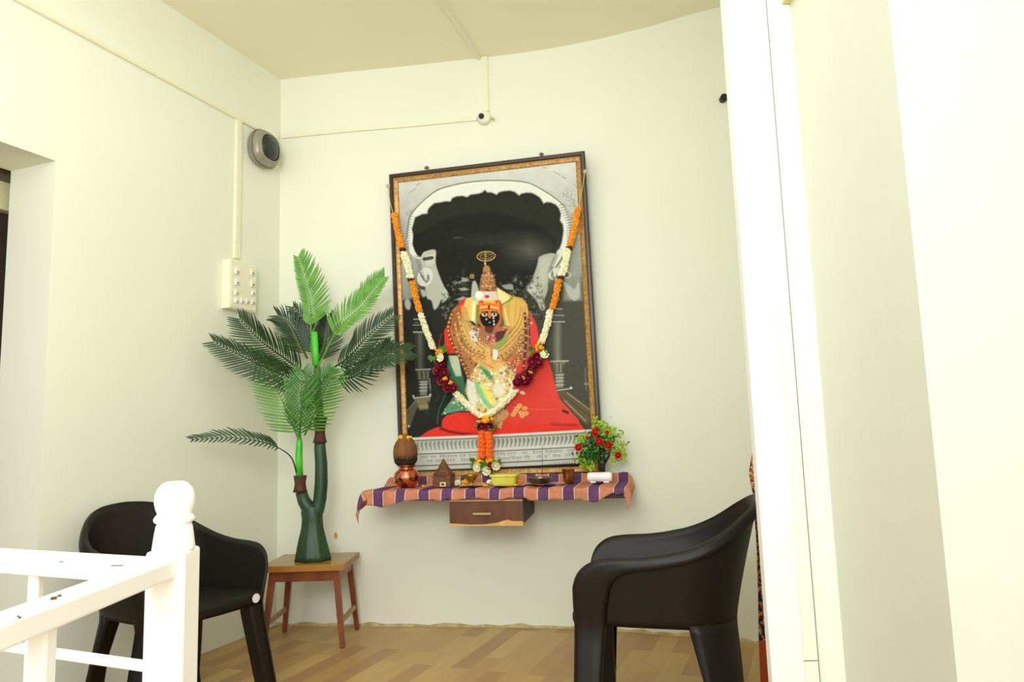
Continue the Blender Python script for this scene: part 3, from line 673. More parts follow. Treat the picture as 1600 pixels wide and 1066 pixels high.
rgba = np.ones((GU*GV, 4), np.float32); rgba[:, :3] = lin3.reshape(-1, 3); ca.data.foreach_set('color', rgba.ravel())
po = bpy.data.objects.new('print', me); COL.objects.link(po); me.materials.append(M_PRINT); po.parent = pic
tag(po, 'glossy print of a black-faced idol in gold and red on a silver plinth')
#ART_END

# hooks on top of the frame and nails at its sides
def nail(px, py, label):
    q = onback(px, py, .0)
    e = hit(px, py, PC, PN)
    t = thing('picture_hook', label, 'hook', q)
    MB().tube([q+Vector((0, .005, 0)), e], .004, 8).build('shank', M_STEEL, t, smooth=True)
    MB().blob(e, .012, .25, 8, sc=(1.3, .6, .9)).build('hook_head', mat('hook_cord', (120, 100, 78), .8), t, smooth=True)
    return t
nail(667, 262, 'small knotted wall hook above the left half of the picture frame')
nail(846, 241, 'small knotted wall hook above the right half of the picture frame')

# ------------------------------------------------------------------ flower garland
def pg(px, py, o=.03): return hit(px, py, PC+PN*o, PN)
gar = thing('flower_garland', 'fresh marigold, jasmine and rose garland draped in a V over the picture', 'garland', pg(757, 740))
def path(pts, o=.03):
    P = bezsm([tuple(pg(x, y, o)) for x, y in pts], 6); return [Vector(p) for p in P]
def resample(P, step):
    out = [P[0]]; acc = 0
    for a, b in zip(P, P[1:]):
        L = (b-a).length; t = step-acc
        while t <= L: out.append(a+(b-a)*(t/L)); t += step
        acc = (acc+L) % step
    return out
def strand(name, mt, pts, rad, br, dens, o=.03, jit=.3):
    P = resample(path(pts, o), dens); m = MB()
    for p in P:
        n = 7
        for k in range(n):
            q = 2*PI*k/n+random.random()
            m.blob(p+PR*math.cos(q)*rad*random.uniform(.75, 1.1)+PN*math.sin(q)*rad*random.uniform(.6, 1)+PU*random.uniform(-.5, .5)*dens, br*random.uniform(.8, 1.25), jit, 5)
        m.blob(p, rad*.8, .2, 6)
    return m.build(name, mt, gar)
strand('marigold_strand', M_MARI, [(616, 336), (621, 360), (628, 388)], .014, .0085, .009)
strand('jasmine_strand', M_JAS, [(631, 396), (636, 412), (641, 434)], .017, .0085, .009)
strand('marigold_strand', M_MARI, [(644, 441), (649, 462), (656, 488)], .013, .0085, .009)
strand('jasmine_strand', M_JAS, [(657, 491), (666, 517), (677, 545)], .013, .008, .009)
strand('marigold_strand', M_MARI, [(903, 326), (898, 355), (890, 385)], .013, .0085, .009)
strand('jasmine_strand', M_JAS, [(886, 391), (883, 412), (877, 431)], .017, .0085, .009)
strand('marigold_strand', M_MARI, [(873, 438), (869, 460), (863, 482)], .014, .0085, .009)
strand('jasmine_strand', M_JAS, [(860, 486), (854, 512), (845, 537)], .014, .008, .009)
strand('jasmine_strand', M_JAS, [(712, 614), (722, 625), (735, 637), (748, 648), (757, 650), (768, 645), (785, 632), (805, 611)], .016, .009, .009)
for (x, y) in ((629, 390), (642, 437), (889, 388), (876, 434), (847, 541), (757, 717)):
    MB().lathe([(0, -.008), (.018, -.008), (.021, 0), (.018, .008), (0, .008)], pg(x, y), 12).build('maroon_band', M_MAROON, gar)
def blossom(c, r, mt, name, petals=9, layers=3, parent=gar, face=None):
    m = MB(); f = face or (PN+Vector((random.uniform(-.5, .5), 0, random.uniform(-.4, .6)))).normalized()
    q = f.to_track_quat('Z', 'Y').to_matrix()
    for L in range(layers):
        rr = r*(1-.28*L); tilt = .5+.35*L
        for k in range(petals-L*2):
            a = 2*PI*k/(petals-L*2)+L*.4
            e = Euler((0, -tilt, a)).to_matrix()
            pts = []
            for i in range(4):
                t = i/3; w = rr*.42*math.sin(PI*min(.95, .2+t*.7))
                row = [q @ (Matrix.Rotation(a, 3, 'Z') @ Vector((t*rr*math.cos(tilt*t), s_*w, t*rr*math.sin(tilt*t)*.9+.1*rr))) for s_ in (-1, 0, 1)]
                pts.append([c+v for v in row])
            m.grid(pts)
    m.blob(c+f*r*.25, r*.38, .2, 7)
    return m.build(name, mt, parent, smooth=True)
for x, y in ((690, 572), (684, 580), (694, 583), (698, 592), (690, 594), (702, 601), (708, 608), (700, 606), (686, 564)):
    blossom(pg(x, y, .035), .034, M_ROSE, 'rose_blossom')
for x, y in ((838, 558), (832, 566), (842, 568), (830, 578), (822, 586), (834, 574), (813, 592), (820, 599), (808, 600), (826, 592)):
    blossom(pg(x, y, .035), .034, M_ROSE, 'rose_blossom')
for x, y, s_ in ((686, 548, .02), (694, 592, .014), (704, 598, .014), (841, 541, .022), (830, 582, .012), (818, 590, .012), (760, 656, .026), (749, 659, .012)):
    m = MB()
    for k in range(14): m.blob(pg(x, y, .055)+Vector((random.gauss(0, s_*.5), random.gauss(0, .006), random.gauss(0, s_*.35))), s_*.42, .3, 5)
    m.build('marigold_tuft', M_MARY, gar)
def leafcl(x, y, r, n, nm='leaf_cluster', o=.045, par=gar, mt=None):
    m = MB(); c = pg(x, y, o)
    for k in range(n):
        a = random.uniform(0, 2*PI); d = (PR*math.cos(a)+PU*math.sin(a)+PN*random.uniform(0, .8)).normalized()
        s_ = d.cross(PN).normalized()*r*.32
        m.grid([[c, c], [c+d*r*.5-s_, c+d*r*.5+s_], [c+d*r, c+d*r*1.001]])
    m.build(nm, mt or M_LEAF, par, solid=.001)
for x, y in ((693, 547), (677, 558), (828, 549), (849, 554), (747, 668), (770, 666), (738, 723), (778, 722), (755, 727), (758, 730)): leafcl(x, y, .035, 9)
for x, y in ((690, 559), (850, 556)): blossom(pg(x, y, .055), .03, M_JAS, 'white_blossom', 7, 2)
for x, y in ((752, 666), (764, 666)): blossom(pg(x, y, .05), .032, M_ROSE, 'rose_blossom')
for i in range(6):
    for dx in (-5, 6):
        y = 676+i*7.2; m = MB(); c = pg(757.5+dx+.3*i*(1 if dx > 0 else 0), y, .04)
        for k in range(26):
            d = Vector((random.gauss(0, 1), random.gauss(0, 1), random.gauss(0, .75))).normalized(); m.blob(c+d*.015, .009, .3, 5)
        m.blob(c, .016, .1, 6); m.build('marigold_blossom', mat('marigold_deep_orange', (255, 120, 10), .7, rgb2=(244, 96, 6), scale=60), gar)
for x, y in ((747, 722), (766, 721)):
    m = MB(); c = pg(x, y, .045)
    for k in range(22): m.blob(c+Vector((random.gauss(0, .014), random.gauss(0, .006), random.gauss(0, .007))), .009, .3, 5)
    m.build('marigold_tuft', M_MARY, gar)
for x, y in ((745, 730), (761, 736), (775, 727)): blossom(pg(x, y, .05), .030, M_JAS, 'white_blossom', 9, 4)
blossom(pg(766, 728, .05), .026, M_ROSE, 'rose_blossom')
for pts in (((606, 291), (610, 318), (616, 338)), ((914, 268), (909, 300), (903, 328))):
    m = MB().tube(path(pts, .02), .0025, 5); m.blob(pg(*pts[0], .02), .012, .4, 6); m.build('thread', M_THREAD, gar)
MB().tube(path([(757, 655), (757, 700), (758, 716)], .03), .004, 6).build('thread', M_THREAD, gar)

# ------------------------------------------------------------------ wall shelf with drawer
ZT = .80; SY = r_; SNv = -n_          # along the shelf, out of the wall
SB = Vector((-.03, 4.17, 0))           # middle of the shelf's back edge
def sh(a, o, z): return SB+SY*a+SNv*o+Vector((0, 0, z))
SL, SRr, SD = -.715, .655, .34
ROTS = Matrix.Rotation(-yaw, 3, 'Z')
shelf = thing('mounted_shelf', 'dark brown wall shelf with a single central drawer, under the picture', 'shelf', sh(0, .17, ZT-.2))
MB().box(sh((SL+SRr)/2, SD/2-.01, ZT-.028), (SRr-SL, SD+.02, .045), ROTS).build('plank', M_SHELF, shelf, bevel=.003)
def sa(px, o):   # along-shelf coordinate of a picture column at distance o from the wall
    p0_ = sh(0, o, 0); q = hit(px, 790, p0_, SNv); return (q-SB).dot(SY)
d0, d1_ = sa(702, .36), sa(817, .36)
zt, zb = hit(760, 784, sh(0, .36, 0), SNv).z, hit(760, 822, sh(0, .36, 0), SNv).z
zh = ZT-.052; zt = ZT-.030
# drawer housing tapering back to the wall
m = MB()
f = [sh(d0+.004, .345, zb+.006), sh(d1_-.004, .345, zb+.006), sh(d1_-.004, .345, zh), sh(d0+.004, .345, zh)]
b = [sh(d0+.004, .02, zb+.03), sh(d1_-.004, .02, zb+.03), sh(d1_-.004, .02, zh), sh(d0+.004, .02, zh)]
m.add(f+b, [(0, 1, 2, 3), (7, 6, 5, 4), (0, 4, 5, 1), (1, 5, 6, 2), (2, 6, 7, 3), (3, 7, 4, 0)])
m.build('drawer_housing', M_SHELF, shelf)
dr = MB().box(sh((d0+d1_)/2, .353, (zt+zb)/2), (d1_-d0, .016, zt-zb), ROTS).build('drawer', M_DRAWER, shelf, bevel=.002)
tag(dr, 'brown drawer front with chipped pale bottom edge')
hx0, hx1 = sa(739, .37), sa(768, .37); hz = hit(754, 803, sh(0, .37, 0), SNv).z
m = MB(); m.box(sh((hx0+hx1)/2, .378, hz), (hx1-hx0, .008, .012), ROTS); m.box(sh(hx0+.008, .368, hz), (.008, .018, .008), ROTS); m.box(sh(hx1-.008, .368, hz), (.008, .018, .008), ROTS)
m.build('drawer_handle', M_HANDLE, dr, bevel=.002)
m = MB(); pts = []
W_ = d1_-d0; prof = [(0, .014), (.08, .012), (.3, .007), (.5, .009), (.65, .016), (.72, .024), (.79, .031), (.85, .024), (.95, .024), (1, .022)]
m.prism([(0, 0)]+[(k*W_, h) for k, h in prof]+[(W_, 0)], .0015, lambda x, y, z: sh(d0+x, .3612+z, zb+y))
m.build('chipped_edge', M_RAWPLY, dr)
MB().box(sh((d0+d1_)/2, .3625, zt-.022), (W_, .003, .005), ROTS).build('edge_strip', M_RAWPLY, dr)

# striped cloth on the shelf
NU, NV = 150, 44
LEFT0, RIGHT0 = SL-.005, SRr+.005
OVL, OVR = .12, .055
def cloth_pt(u, v):
    # u: metres along (from LEFT0-OVL), v: metres across (0 = top of upstand at the back)
    a = LEFT0-OVL+u
    over = max(0, LEFT0-a, a-RIGHT0); side = -1 if a < 0 else 1
    ups, topw = .05, SD+.012
    back = .012; z = ZT+.004
    if v < ups: o, zz = back, ups-v
    elif v < ups+topw: o, zz = back+(v-ups), 0
    else: o, zz = back+topw, -(v-ups-topw)
    # rounding at the front fold
    ve = v-ups-topw
    if abs(ve) < .02: t = (ve+.02)/.04; o = back+topw-.02+.02*math.sin(t*PI/2)+.002; zz = -.02*(1-math.cos(t*PI/2))
    drop = max(0, ve)
    zz += .003*math.sin(u*31+v*9)*(1 if v > ups else .3)+.002*math.sin(u*77+1)+.003
    o += drop*.35*math.sin(u*24)*.5+.004*math.sin(u*60)*min(1, drop*40)
    o += drop*.10
    x = a
    if over > 0:
        lim = LEFT0 if side < 0 else RIGHT0
        # hangs over the end in a soft curve
        r = .055 if side < 0 else .03; th = min(over/r, 1.25)
        x = lim+side*r*math.sin(th)*.9; dz = -r*(1-math.cos(th))
        rest = over-r*th
        if rest > 0: dz -= rest*.95; x += side*rest*.2
        if v < ups: zz *= max(0, 1-over/.05)
        zz += dz*(.5+.9*min(1, v/(ups+topw)))
        x += -side*drop*.35
    return sh(x, o, z+zz)
UT = (RIGHT0-LEFT0)+OVL+OVR
m = MB(); rows = []; uvs = []
for i in range(NU+1):
    u = UT*i/NU; a = LEFT0-OVL+u
    dropL = .062+.012*math.sin(a*9+1)+.010*math.sin(a*17)
    if d0-.02 < a < d1_+.02: dropL = .050
    elif d1_+.02 <= a < RIGHT0-.25: dropL = .058
    if a > RIGHT0-.24: dropL = .045+.03*math.sin((a-RIGHT0+.24)*22)
    if a > RIGHT0-.05: dropL += .02
    if a < LEFT0: dropL += -.02+abs(LEFT0-a-.03)*.25
    V = .05+SD+.012+dropL; row = []; ru = []
    for j in range(NV+1):
        row.append(cloth_pt(u, V*j/NV)); ru.append((u, V*j/NV))
    rows.append(row); uvs.append(ru)
m.grid(rows)
cl = m.build('striped_cloth', M_STRIPE, smooth=True, solid=.002)
tag(cl, 'purple and orange striped cotton cloth spread over the wall shelf', 'cloth')
uvl = cl.data.uv_layers.new(name='UVMap'); flat = [q for r in uvs for q in r]
for lp in cl.data.loops:
    u, v = flat[lp.vertex_index]; uvl.data[lp.index].uv = ((u+.035)/.128, v)
ZC = ZT+.014

# ---- things on the shelf
def on(px, py, dz=0): return atz(px, py, ZC+dz)
def onat(px, o):
    a = sa(px, o); return sh(a, o, ZC)
c = onat(636, .275)
KP = 1.04
MB().lathe([(r*KP, z*.9) for r, z in [(0, 0), (.035, 0), (.048, .012), (.062, .035), (.068, .062), (.062, .09), (.045, .108), (.038, .114), (.040, .124), (.052, .132), (.049, .134), (.034, .122), (.032, .10), (0, .09)]], c, 32).build('copper_pot', M_COPPER, smooth=True)
pot = bpy.data.objects['copper_pot']; tag(pot, 'round polished copper pot holding a coconut at the left end of the shelf', 'pot')
cc = c+Vector((-.005, 0, .108))
coco = thing('coconut', 'brown husked coconut standing upright in the copper pot', 'coconut', cc)
MB().lathe([(0, .0), (.026, .002), (.048, .018), (.062, .050), (.067, .083), (.063, .112), (.052, .138), (.036, .158), (.020, .171), (.008, .180), (0, .182)], cc, 28).build('husk', M_COCO, coco, smooth=True)
m = MB()
for k in range(60):
    a = 2*PI*k/60; h = .045+.045*abs(math.sin(k*1.7))*random.uniform(.5, 1); r0 = .034; r1 = .058+.006*(h/.09)
    p_ = [Vector((math.cos(a)*r0, math.sin(a)*r0, .006)), Vector((math.cos(a)*.056, math.sin(a)*.056, .028)), Vector((math.cos(a)*(.0655), math.sin(a)*(.0655), min(h, .075)))]
    m.tube([cc+q for q in p_], [.005, .005, .001], 5)
m.build('dark_fibre', M_FIBRE, coco)
for dx, dy in ((-.022, -.02), (.022, -.025), (.0, -.01)):
    f_ = MB()
    for k in range(8): f_.blob(cc+Vector((dx+random.gauss(0, .006), dy*1.2+random.gauss(0, .004), .162+random.gauss(0, .003))), .007, .3, 5)
    tag(f_.build('yellow_petals', M_MARY, coco))

c = onat(694.5, .25)
sb = thing('shrine_box', 'small brown cone-roofed wooden shrine box beside the copper pot', 'box', c)
MB().box(c+Vector((0, 0, .032)), (.100, .09, .064), ROTS).build('box_body', M_CARVE, sb, bevel=.003)
MB().lathe([(.058, .063), (.058, .070), (.048, .078), (.040, .092), (.030, .100), (.022, .116), (.015, .128), (.009, .138), (.005, .146), (0, .149)], c, 12).build('roof', M_CARVE, sb)
q = hit(692, 757, c+SNv*.047, SNv)
MB().box(q, (.034, .004, .024), ROTS).build('name_plate', M_CREAM, sb, bevel=.001)
MB().box(q+SNv*.002, (.016, .003, .012), ROTS).build('plate_mark', M_CARVE, sb)

c = onat(737, .20)
MB().lathe([(0, 0), (.024, 0), (.024, .004), (.010, .012), (.010, .018), (.028, .034), (.040, .052), (.042, .060), (.038, .060), (.026, .042), (0, .036)], c, 24).build('brass_lamp', M_BRASS, smooth=True)
tag(bpy.data.objects['brass_lamp'], 'small footed brass oil lamp cup between the shrine box and yellow basket', 'lamp')
def shelf_bloom(px, o, r, mt, label, nm='marigold_flower', cat='flower', group=None):
    c = onat(px, o+.05)+Vector((0, 0, r*.75)); m = MB()
    for k in range(40):
        d = Vector((random.gauss(0, 1), random.gauss(0, 1), random.gauss(0, .7))).normalized(); m.blob(c+Vector((d.x*r*.75, d.y*r*.75, d.z*r*.45)), r*.32, .3, 5)
    m.blob(c, r*.65, .1, 7); return tag(m.build(nm, mt), label, cat, group)
shelf_bloom(729, .13, .024, M_MARY, 'yellow marigold flower just left of the brass lamp')
shelf_bloom(813, .17, .018, M_MARI, 'small orange marigold flower just right of the yellow basket')
shelf_bloom(715, .15, .022, M_JAS, 'white jasmine flower beside the shrine box', 'jasmine_flower')
shelf_bloom(766, .14, .020, M_JAS, 'white jasmine flower against the left end of the yellow basket', 'jasmine_flower')
for px, o, lb in ((662, .26, 'a'), (681, .28, 'b'), (724, .28, 'c'), (758, .30, 'd'), (808, .30, 'e'), (747, .15, 'f'), (756, .15, 'g')):
    c = onat(px, o); m = MB()
    for k in range(5): m.blob(c+Vector((random.gauss(0, .007), random.gauss(0, .006), .006)), .009, .3, 6, sc=(1, 1, .5))
    tag(m.build('flower_petal', M_MARY), 'loose yellow marigold petals scattered on the striped cloth', 'petal', 'loose yellow petals on the shelf cloth')
# wrappers
def wrap(px, o, w, d, label):
    c = onat(px, o); m = MB(); P = []
    for i in range(9):
        P.append([sh((c-SB).dot(SY)+w*(i/8-.5), o+d*(j/5-.5)+.006*math.sin(i*2), ZC+.004+.006*abs(math.sin(i*1.9+j*2.3))) for j in range(6)])
    m.grid(P); return tag(m.build('plastic_wrapper', M_PAPER, solid=.001), label, 'wrapper')
wrap(738, .25, .15, .10, 'crumpled translucent wrapper under the brass lamp')
wrap(846, .22, .26, .10, 'flat crumpled wrapper under the steel dish')
# yellow basket
c = onat(790, .26); bk = thing('yellow_basket', 'small yellow plastic basket of petals in the middle of the shelf', 'basket', c)
def rr_ring(w, d, z, n=28, rot=ROTS):
    out = []
    for k in range(n):
        a = 2*PI*k/n; ca, sa_ = math.cos(a), math.sin(a)
        out.append(c+rot @ Vector((w/2*math.copysign(abs(ca)**.35, ca), d/2*math.copysign(abs(sa_)**.35, sa_), z)))
    return out
MB().grid([rr_ring(.02, .02, .004), rr_ring(.115, .075, .002), rr_ring(.125, .085, .010), rr_ring(.142, .10, .052), rr_ring(.142, .10, .056), rr_ring(.132, .09, .050), rr_ring(.118, .078, .012), rr_ring(.02, .02, .01)], close_v=True).build('basket_body', M_YPL, bk)
MB().grid([rr_ring(.148, .106, .050), rr_ring(.152, .11, .054), rr_ring(.148, .106, .060), rr_ring(.138, .096, .060)], close_v=True).build('rim', M_YPL, bk, solid=.002)
m = MB()
for k in range(40): m.blob(c+ROTS @ Vector((random.uniform(-.055, .055), random.uniform(-.035, .035), random.uniform(.03, .045))), .008, .3, 5)
m.build('petals', M_YIN, bk); bpy.data.objects['petals']['kind'] = 'stuff'
# steel dish
c = onat(845, .25); sd = thing('steel_dish', 'shallow round steel dish right of the yellow basket', 'dish', c)
MB().lathe([(0, .008), (.04, .008), (.056, .016), (.066, .034), (.070, .038), (.070, .041), (.063, .036), (.052, .020), (0, .013)], c, 32).build('dish_body', M_STEEL, sd, smooth=True)
m = MB(); m.blob(c+Vector((0, -.01, .03)), .016, .15, 8, sc=(1, 1, .8)); m.build('white_ball', M_WHT, sd, smooth=True)
MB().lathe([(0, 0), (.004, 0), (.004, .002), (0, .002)], c+Vector((.001, -.026, .033)), 8).build('dark_spot', M_DARK, sd)
# tumbler
c = onat(890, .16)
MB().lathe([(0, 0), (.025, 0), (.027, .003), (.030, .045), (.035, .074), (.037, .076), (.034, .076), (.028, .045), (.025, .006), (0, .006)], c, 28).build('brass_tumbler', M_TUMB, smooth=True)
tag(bpy.data.objects['brass_tumbler'], 'small brass tumbler standing on the cloth right of the steel dish', 'tumbler')
# white bundle
c = onat(939, .16); ax = Matrix.Rotation(-yaw, 3, 'Z') @ Matrix.Rotation(PI/2, 3, 'Y')
wb = thing('white_roll', 'short white rolled bundle lying in front of the red-flowered bonsai', 'roll', c)
MB().lathe([(0, -.065), (.018, -.065), (.024, -.062), (.026, -.05), (.026, .05), (.024, .062), (.018, .065), (0, .065)], c+Vector((0, 0, .03)), 20, ax).build('roll_body', M_WHT, wb, smooth=True)
for s_ in (-1, 1): MB().box(c+SY*s_*.035+Vector((0, 0, .006)), (.03, .03, .012), ROTS).build('foot', M_WHT, wb, bevel=.003)
# incense stick
b0 = onat(849, .07); b1 = hit(847, 697, b0+SNv*0, SNv)
st = MB().tube([b0, b1], .0014, 6).build('incense_stick', M_DARK); tag(st, 'thin black incense stick standing against the picture behind the steel dish', 'incense stick')

# artificial bonsai
c = onat(942, .09)
bo = thing('artificial_bonsai', 'little artificial bonsai with lime leaves and red roses at right end of shelf', 'plant', c)
m = MB(); up = lambda px, py, o=.09: hit(px, py, sh(0, o, 0), SNv)
m.tube([c, up(942, 722), up(941, 705), up(938, 690)], [.016, .014, .012, .008], 10)
m.tube([up(943, 726), up(951, 714), up(953, 702)], [.008, .006, .005], 8); m.tube([up(940, 712), up(930, 700), up(922, 690)], [.008, .006, .004], 8)
m.tube([up(941, 705), up(948, 690), up(950, 680)], [.008, .005, .004], 8)
m.build('trunk', M_DARK, bo, smooth=True)
MB().lathe([(0, 0), (.034, 0), (.036, .006), (.026, .014), (0, .016)], c, 16).build('base', M_DARK, bo)
def leaves(spots, nm, mt, n, L):
    m = MB()
    for (px, py, r) in spots:
        for k in range(n):
            d = Vector((random.gauss(0, 1), random.gauss(0, .8), random.gauss(0, 1)+.2)).normalized()
            p = up(px, py)+Vector((random.gauss(0, r*.5), random.gauss(0, r*.45), random.gauss(0, r*.5)))
            s_ = d.cross(Vector((random.random(), 1, random.random()))).normalized()*L*.22
            m.grid([[p-s_*.2, p+s_*.2], [p+d*L*.5-s_, p+d*L*.5+s_], [p+d*L, p+d*L*1.001]])
    m.build(nm, mt, bo, solid=.0008)
leaves([(921, 700, .06), (928, 686, .07), (938, 694, .06), (918, 714, .05), (948, 690, .05), (932, 706, .05)], 'dark_foliage', M_BGRN, 60, .028)
leaves([(944, 672, .06), (955, 684, .06), (965, 694, .055), (962, 708, .05), (936, 668, .045), (912, 690, .04), (908, 716, .03), (912, 725, .02), (924, 729, .015), (970, 714, .025), (948, 680, .05)], 'lime_foliage', M_LIME, 34, .026)
for px, py, r in ((931, 676, .026), (937, 691, .024), (951, 697, .024), (904, 700, .024), (966, 712, .022), (949, 676, .012), (918, 685, .012)):
    blossom(up(px, py, .15), r, M_RED, 'rose_blossom', 8, 3, bo, SNv+Vector((0, 0, .2)))

# ------------------------------------------------------------------ stool
sx0, sx1, sy0, sy1, SZ = -1.365, -.925, 3.955, 4.345, .43
stool = thing('wooden_stool', 'low wooden stool with a tan top and reddish splayed legs holding the palm', 'stool', ((sx0+sx1)/2, (sy0+sy1)/2, 0))
m = MB().box(((sx0+sx1)/2, (sy0+sy1)/2, SZ-.017), (sx1-sx0, sy1-sy0, .034)); st = m.build('stool_top', [M_TOPEDGE, M_TOP], stool, bevel=.003)
for p in st.data.polygons:
    if p.normal.z > .9: p.material_index = 1
cx, cy = (sx0+sx1)/2, (sy0+sy1)/2
for sx_ in (-1, 1):
    for sy_ in (-1, 1):
        t = Vector((cx+sx_*.170, cy+sy_*.150, SZ-.036)); bt = Vector((cx+sx_*.208, cy+sy_*.178, 0))
        P = []
        for k, w in ((0, .017), (.55, .0155), (1, .012)):
            q = t+(bt-t)*k; P.append([q+Vector((a*w, b_*w, 0)) for a, b_ in ((-1, -1), (1, -1), (1, 1), (-1, 1))])
        m = MB(); m.grid(P, close_v=True); m.f.append((0, 1, 2, 3)); m.f.append((11, 10, 9, 8)); m.build('leg', M_LEG, stool, bevel=.005)
for s_ in (-1, 1):
    MB().box((cx, cy+s_*.158, SZ-.062), (.35, .018, .052)).build('apron', M_LEG, stool, bevel=.002)
    MB().box((cx+s_*.178, cy, SZ-.062), (.018, .31, .052)).build('apron', M_LEG, stool, bevel=.002)
    MB().box((cx+s_*.197, cy, .13), (.016, .33, .026)).build('stretcher', mat('stretcher_pale', (168, 140, 90), .5), stool, bevel=.003)

# ------------------------------------------------------------------ artificial palm
PY = 4.12
palm = thing('artificial_palm', 'artificial palm with a forked green trunk standing on the wooden stool', 'plant', at(489, 877, PY-.02))
zb0 = SZ
base = atz(489, 874, SZ)
BYp = 4.10
def pl(px, py, y=BYp): return at(px, py, y)
# trunk: fluted flare with a fork
def fluted(pts, rads, fl, n=28):
    rings = []
    for (p, r, k) in zip(pts, rads, fl):
        rings.append([Vector(p)+Vector((math.cos(2*PI*j/n), math.sin(2*PI*j/n)*.85, 0))*r*(1+k*math.cos(7*2*PI*j/n)) for j in range(n)])
    return rings
pz = [pl(489, 877), pl(489, 868), pl(488, 845), pl(488, 825), pl(488, 812), pl(487, 800), pl(487, 792)]
pz[0].z = SZ+.001
m = MB(); R_ = fluted(pz, [.092, .088, .072, .058, .056, .058, .052], [.10, .10, .09, .06, .03, 0, 0]); m.grid(R_, close_v=True); m.f.append(tuple(range(27, -1, -1)))
m.tube([pl(488, 808), pl(483, 795), pl(475, 783), pl(470, 768)], [.046, .040, .035, .031], 16)
m.tube([pl(490, 808), pl(497, 795), pl(500, 780), pl(502, 755), pl(502, 725), pl(500, 700), pl(500, 690)], [.044, .036, .036, .036, .034, .032, .030], 16)
m.build('trunk', M_TRUNK, palm, smooth=True)
MB().lathe([(.026, 0), (.040, 0), (.034, .02), (.030, .05), (.036, .085), (.036, .09), (.028, .088)], pl(469, 769), 14).build('collar', M_COLLAR, palm, smooth=True)
MB().lathe([(.026, 0), (.040, .0), (.034, .02), (.028, .05), (.030, .09), (.040, .135), (.040, .14), (.026, .135)], pl(500, 692), 14).build('collar', M_COLLAR, palm, smooth=True)
MB().tube([pl(468, 745), pl(467, 715), pl(468, 690), pl(467, 674)], [.020, .020, .017, .006], 10).build('stem', M_BRIGHT, palm, smooth=True)
MB().tube([pl(501, 660), pl(499, 640), pl(497, 610), pl(496, 580), pl(495, 568)], [.022, .022, .02, .022, .014], 10).build('stem', M_STEMG, palm, smooth=True)
MB().tube([pl(495, 572, 4.07), pl(493, 548, 4.07), pl(491, 519, 4.07)], [.016, .018, .017], 12).build('stem', M_BRIGHT, palm, smooth=True)
def frond(pts, mt, half, n=20, start=.12, fwd=.75, sides=(1, 1), stemr=.006, width=.0105, curl=.25, tiplen=.35, facing=(0, -1, .1), st=None):
    P = bezsm([tuple(p) for p in pts], 8); P = [Vector(p) for p in P]
    L = [0]
    for a, b_ in zip(P, P[1:]): L.append(L[-1]+(b_-a).length)
    def pos(t):
        s_ = t*L[-1]
        for i in range(len(P)-1):
            if s_ <= L[i+1]+1e-9:
                k = (s_-L[i])/(L[i+1]-L[i]); return P[i]+(P[i+1]-P[i])*k, (P[i+1]-P[i]).normalized()
        return P[-1], (P[-1]-P[-2]).normalized()
    root_m = MB(); root_m.tube(P, [stemr*(1-.8*i/(len(P)-1)) for i in range(len(P))], 6)
    F_ = Vector(facing).normalized()
    for i in range(n):
        t = start+(1-start)*i/(n-1)
        p, d = pos(t); sd_ = d.cross(F_).normalized()
        env = math.sin(PI*min(1, (t-start)/(1-start)*.62+.28))**.7
        ln = half*max(env, tiplen)
        for k, s_ in enumerate((-1, 1)):
            if not sides[k]: continue
            ff = fwd+.45*(t-start)/(1-start)
            dirv = (sd_*s_+d*ff+F_*random.uniform(-.1, .25)).normalized()
            l2 = ln*sides[k]*random.uniform(.9, 1.06); wv = dirv.cross(F_).normalized()
            row = []
            for q, w in ((0, .35), (.25, 1), (.6, .9), (.85, .6), (1, .06)):
                c0 = p+dirv*l2*q+d*(q*q*l2*curl)+Vector((0, 0, -q*q*l2*.12))
                row.append([c0-wv*width*w*.5, c0-F_*-.0015*w, c0+wv*width*w*.5])
            root_m.grid(row)
    return root_m.build('frond', mt, palm, solid=.0008)
P4 = lambda *a: [pl(*q) for q in a]
# behind
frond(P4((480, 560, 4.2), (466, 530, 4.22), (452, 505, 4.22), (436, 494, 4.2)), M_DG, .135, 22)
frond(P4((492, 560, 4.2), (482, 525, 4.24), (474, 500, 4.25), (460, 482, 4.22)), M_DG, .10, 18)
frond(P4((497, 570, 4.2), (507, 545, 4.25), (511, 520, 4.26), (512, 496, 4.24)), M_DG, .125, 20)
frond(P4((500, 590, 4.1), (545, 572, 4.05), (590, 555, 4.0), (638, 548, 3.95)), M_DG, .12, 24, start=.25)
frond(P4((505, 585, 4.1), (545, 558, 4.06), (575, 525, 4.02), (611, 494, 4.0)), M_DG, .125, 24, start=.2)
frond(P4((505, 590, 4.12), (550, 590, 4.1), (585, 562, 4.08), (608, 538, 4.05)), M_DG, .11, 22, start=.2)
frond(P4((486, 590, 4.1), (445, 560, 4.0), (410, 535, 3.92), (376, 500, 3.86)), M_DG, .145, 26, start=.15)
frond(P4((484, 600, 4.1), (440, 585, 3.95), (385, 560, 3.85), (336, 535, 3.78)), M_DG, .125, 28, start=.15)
# upper light fronds
frond(P4((489, 572, 4.08), (486, 520, 4.08), (484, 470, 4.08), (466, 404, 4.06)), M_LG, .15, 28, start=.38, fwd=.55, sides=(.45, 1), width=.0125)
frond(P4((492, 600, 4.05), (500, 568, 4.04), (530, 512, 4.03), (565, 480, 4.02), (600, 435, 4.0)), M_LG, .14, 28, start=.42, fwd=.5, sides=(1, .45), width=.0125)
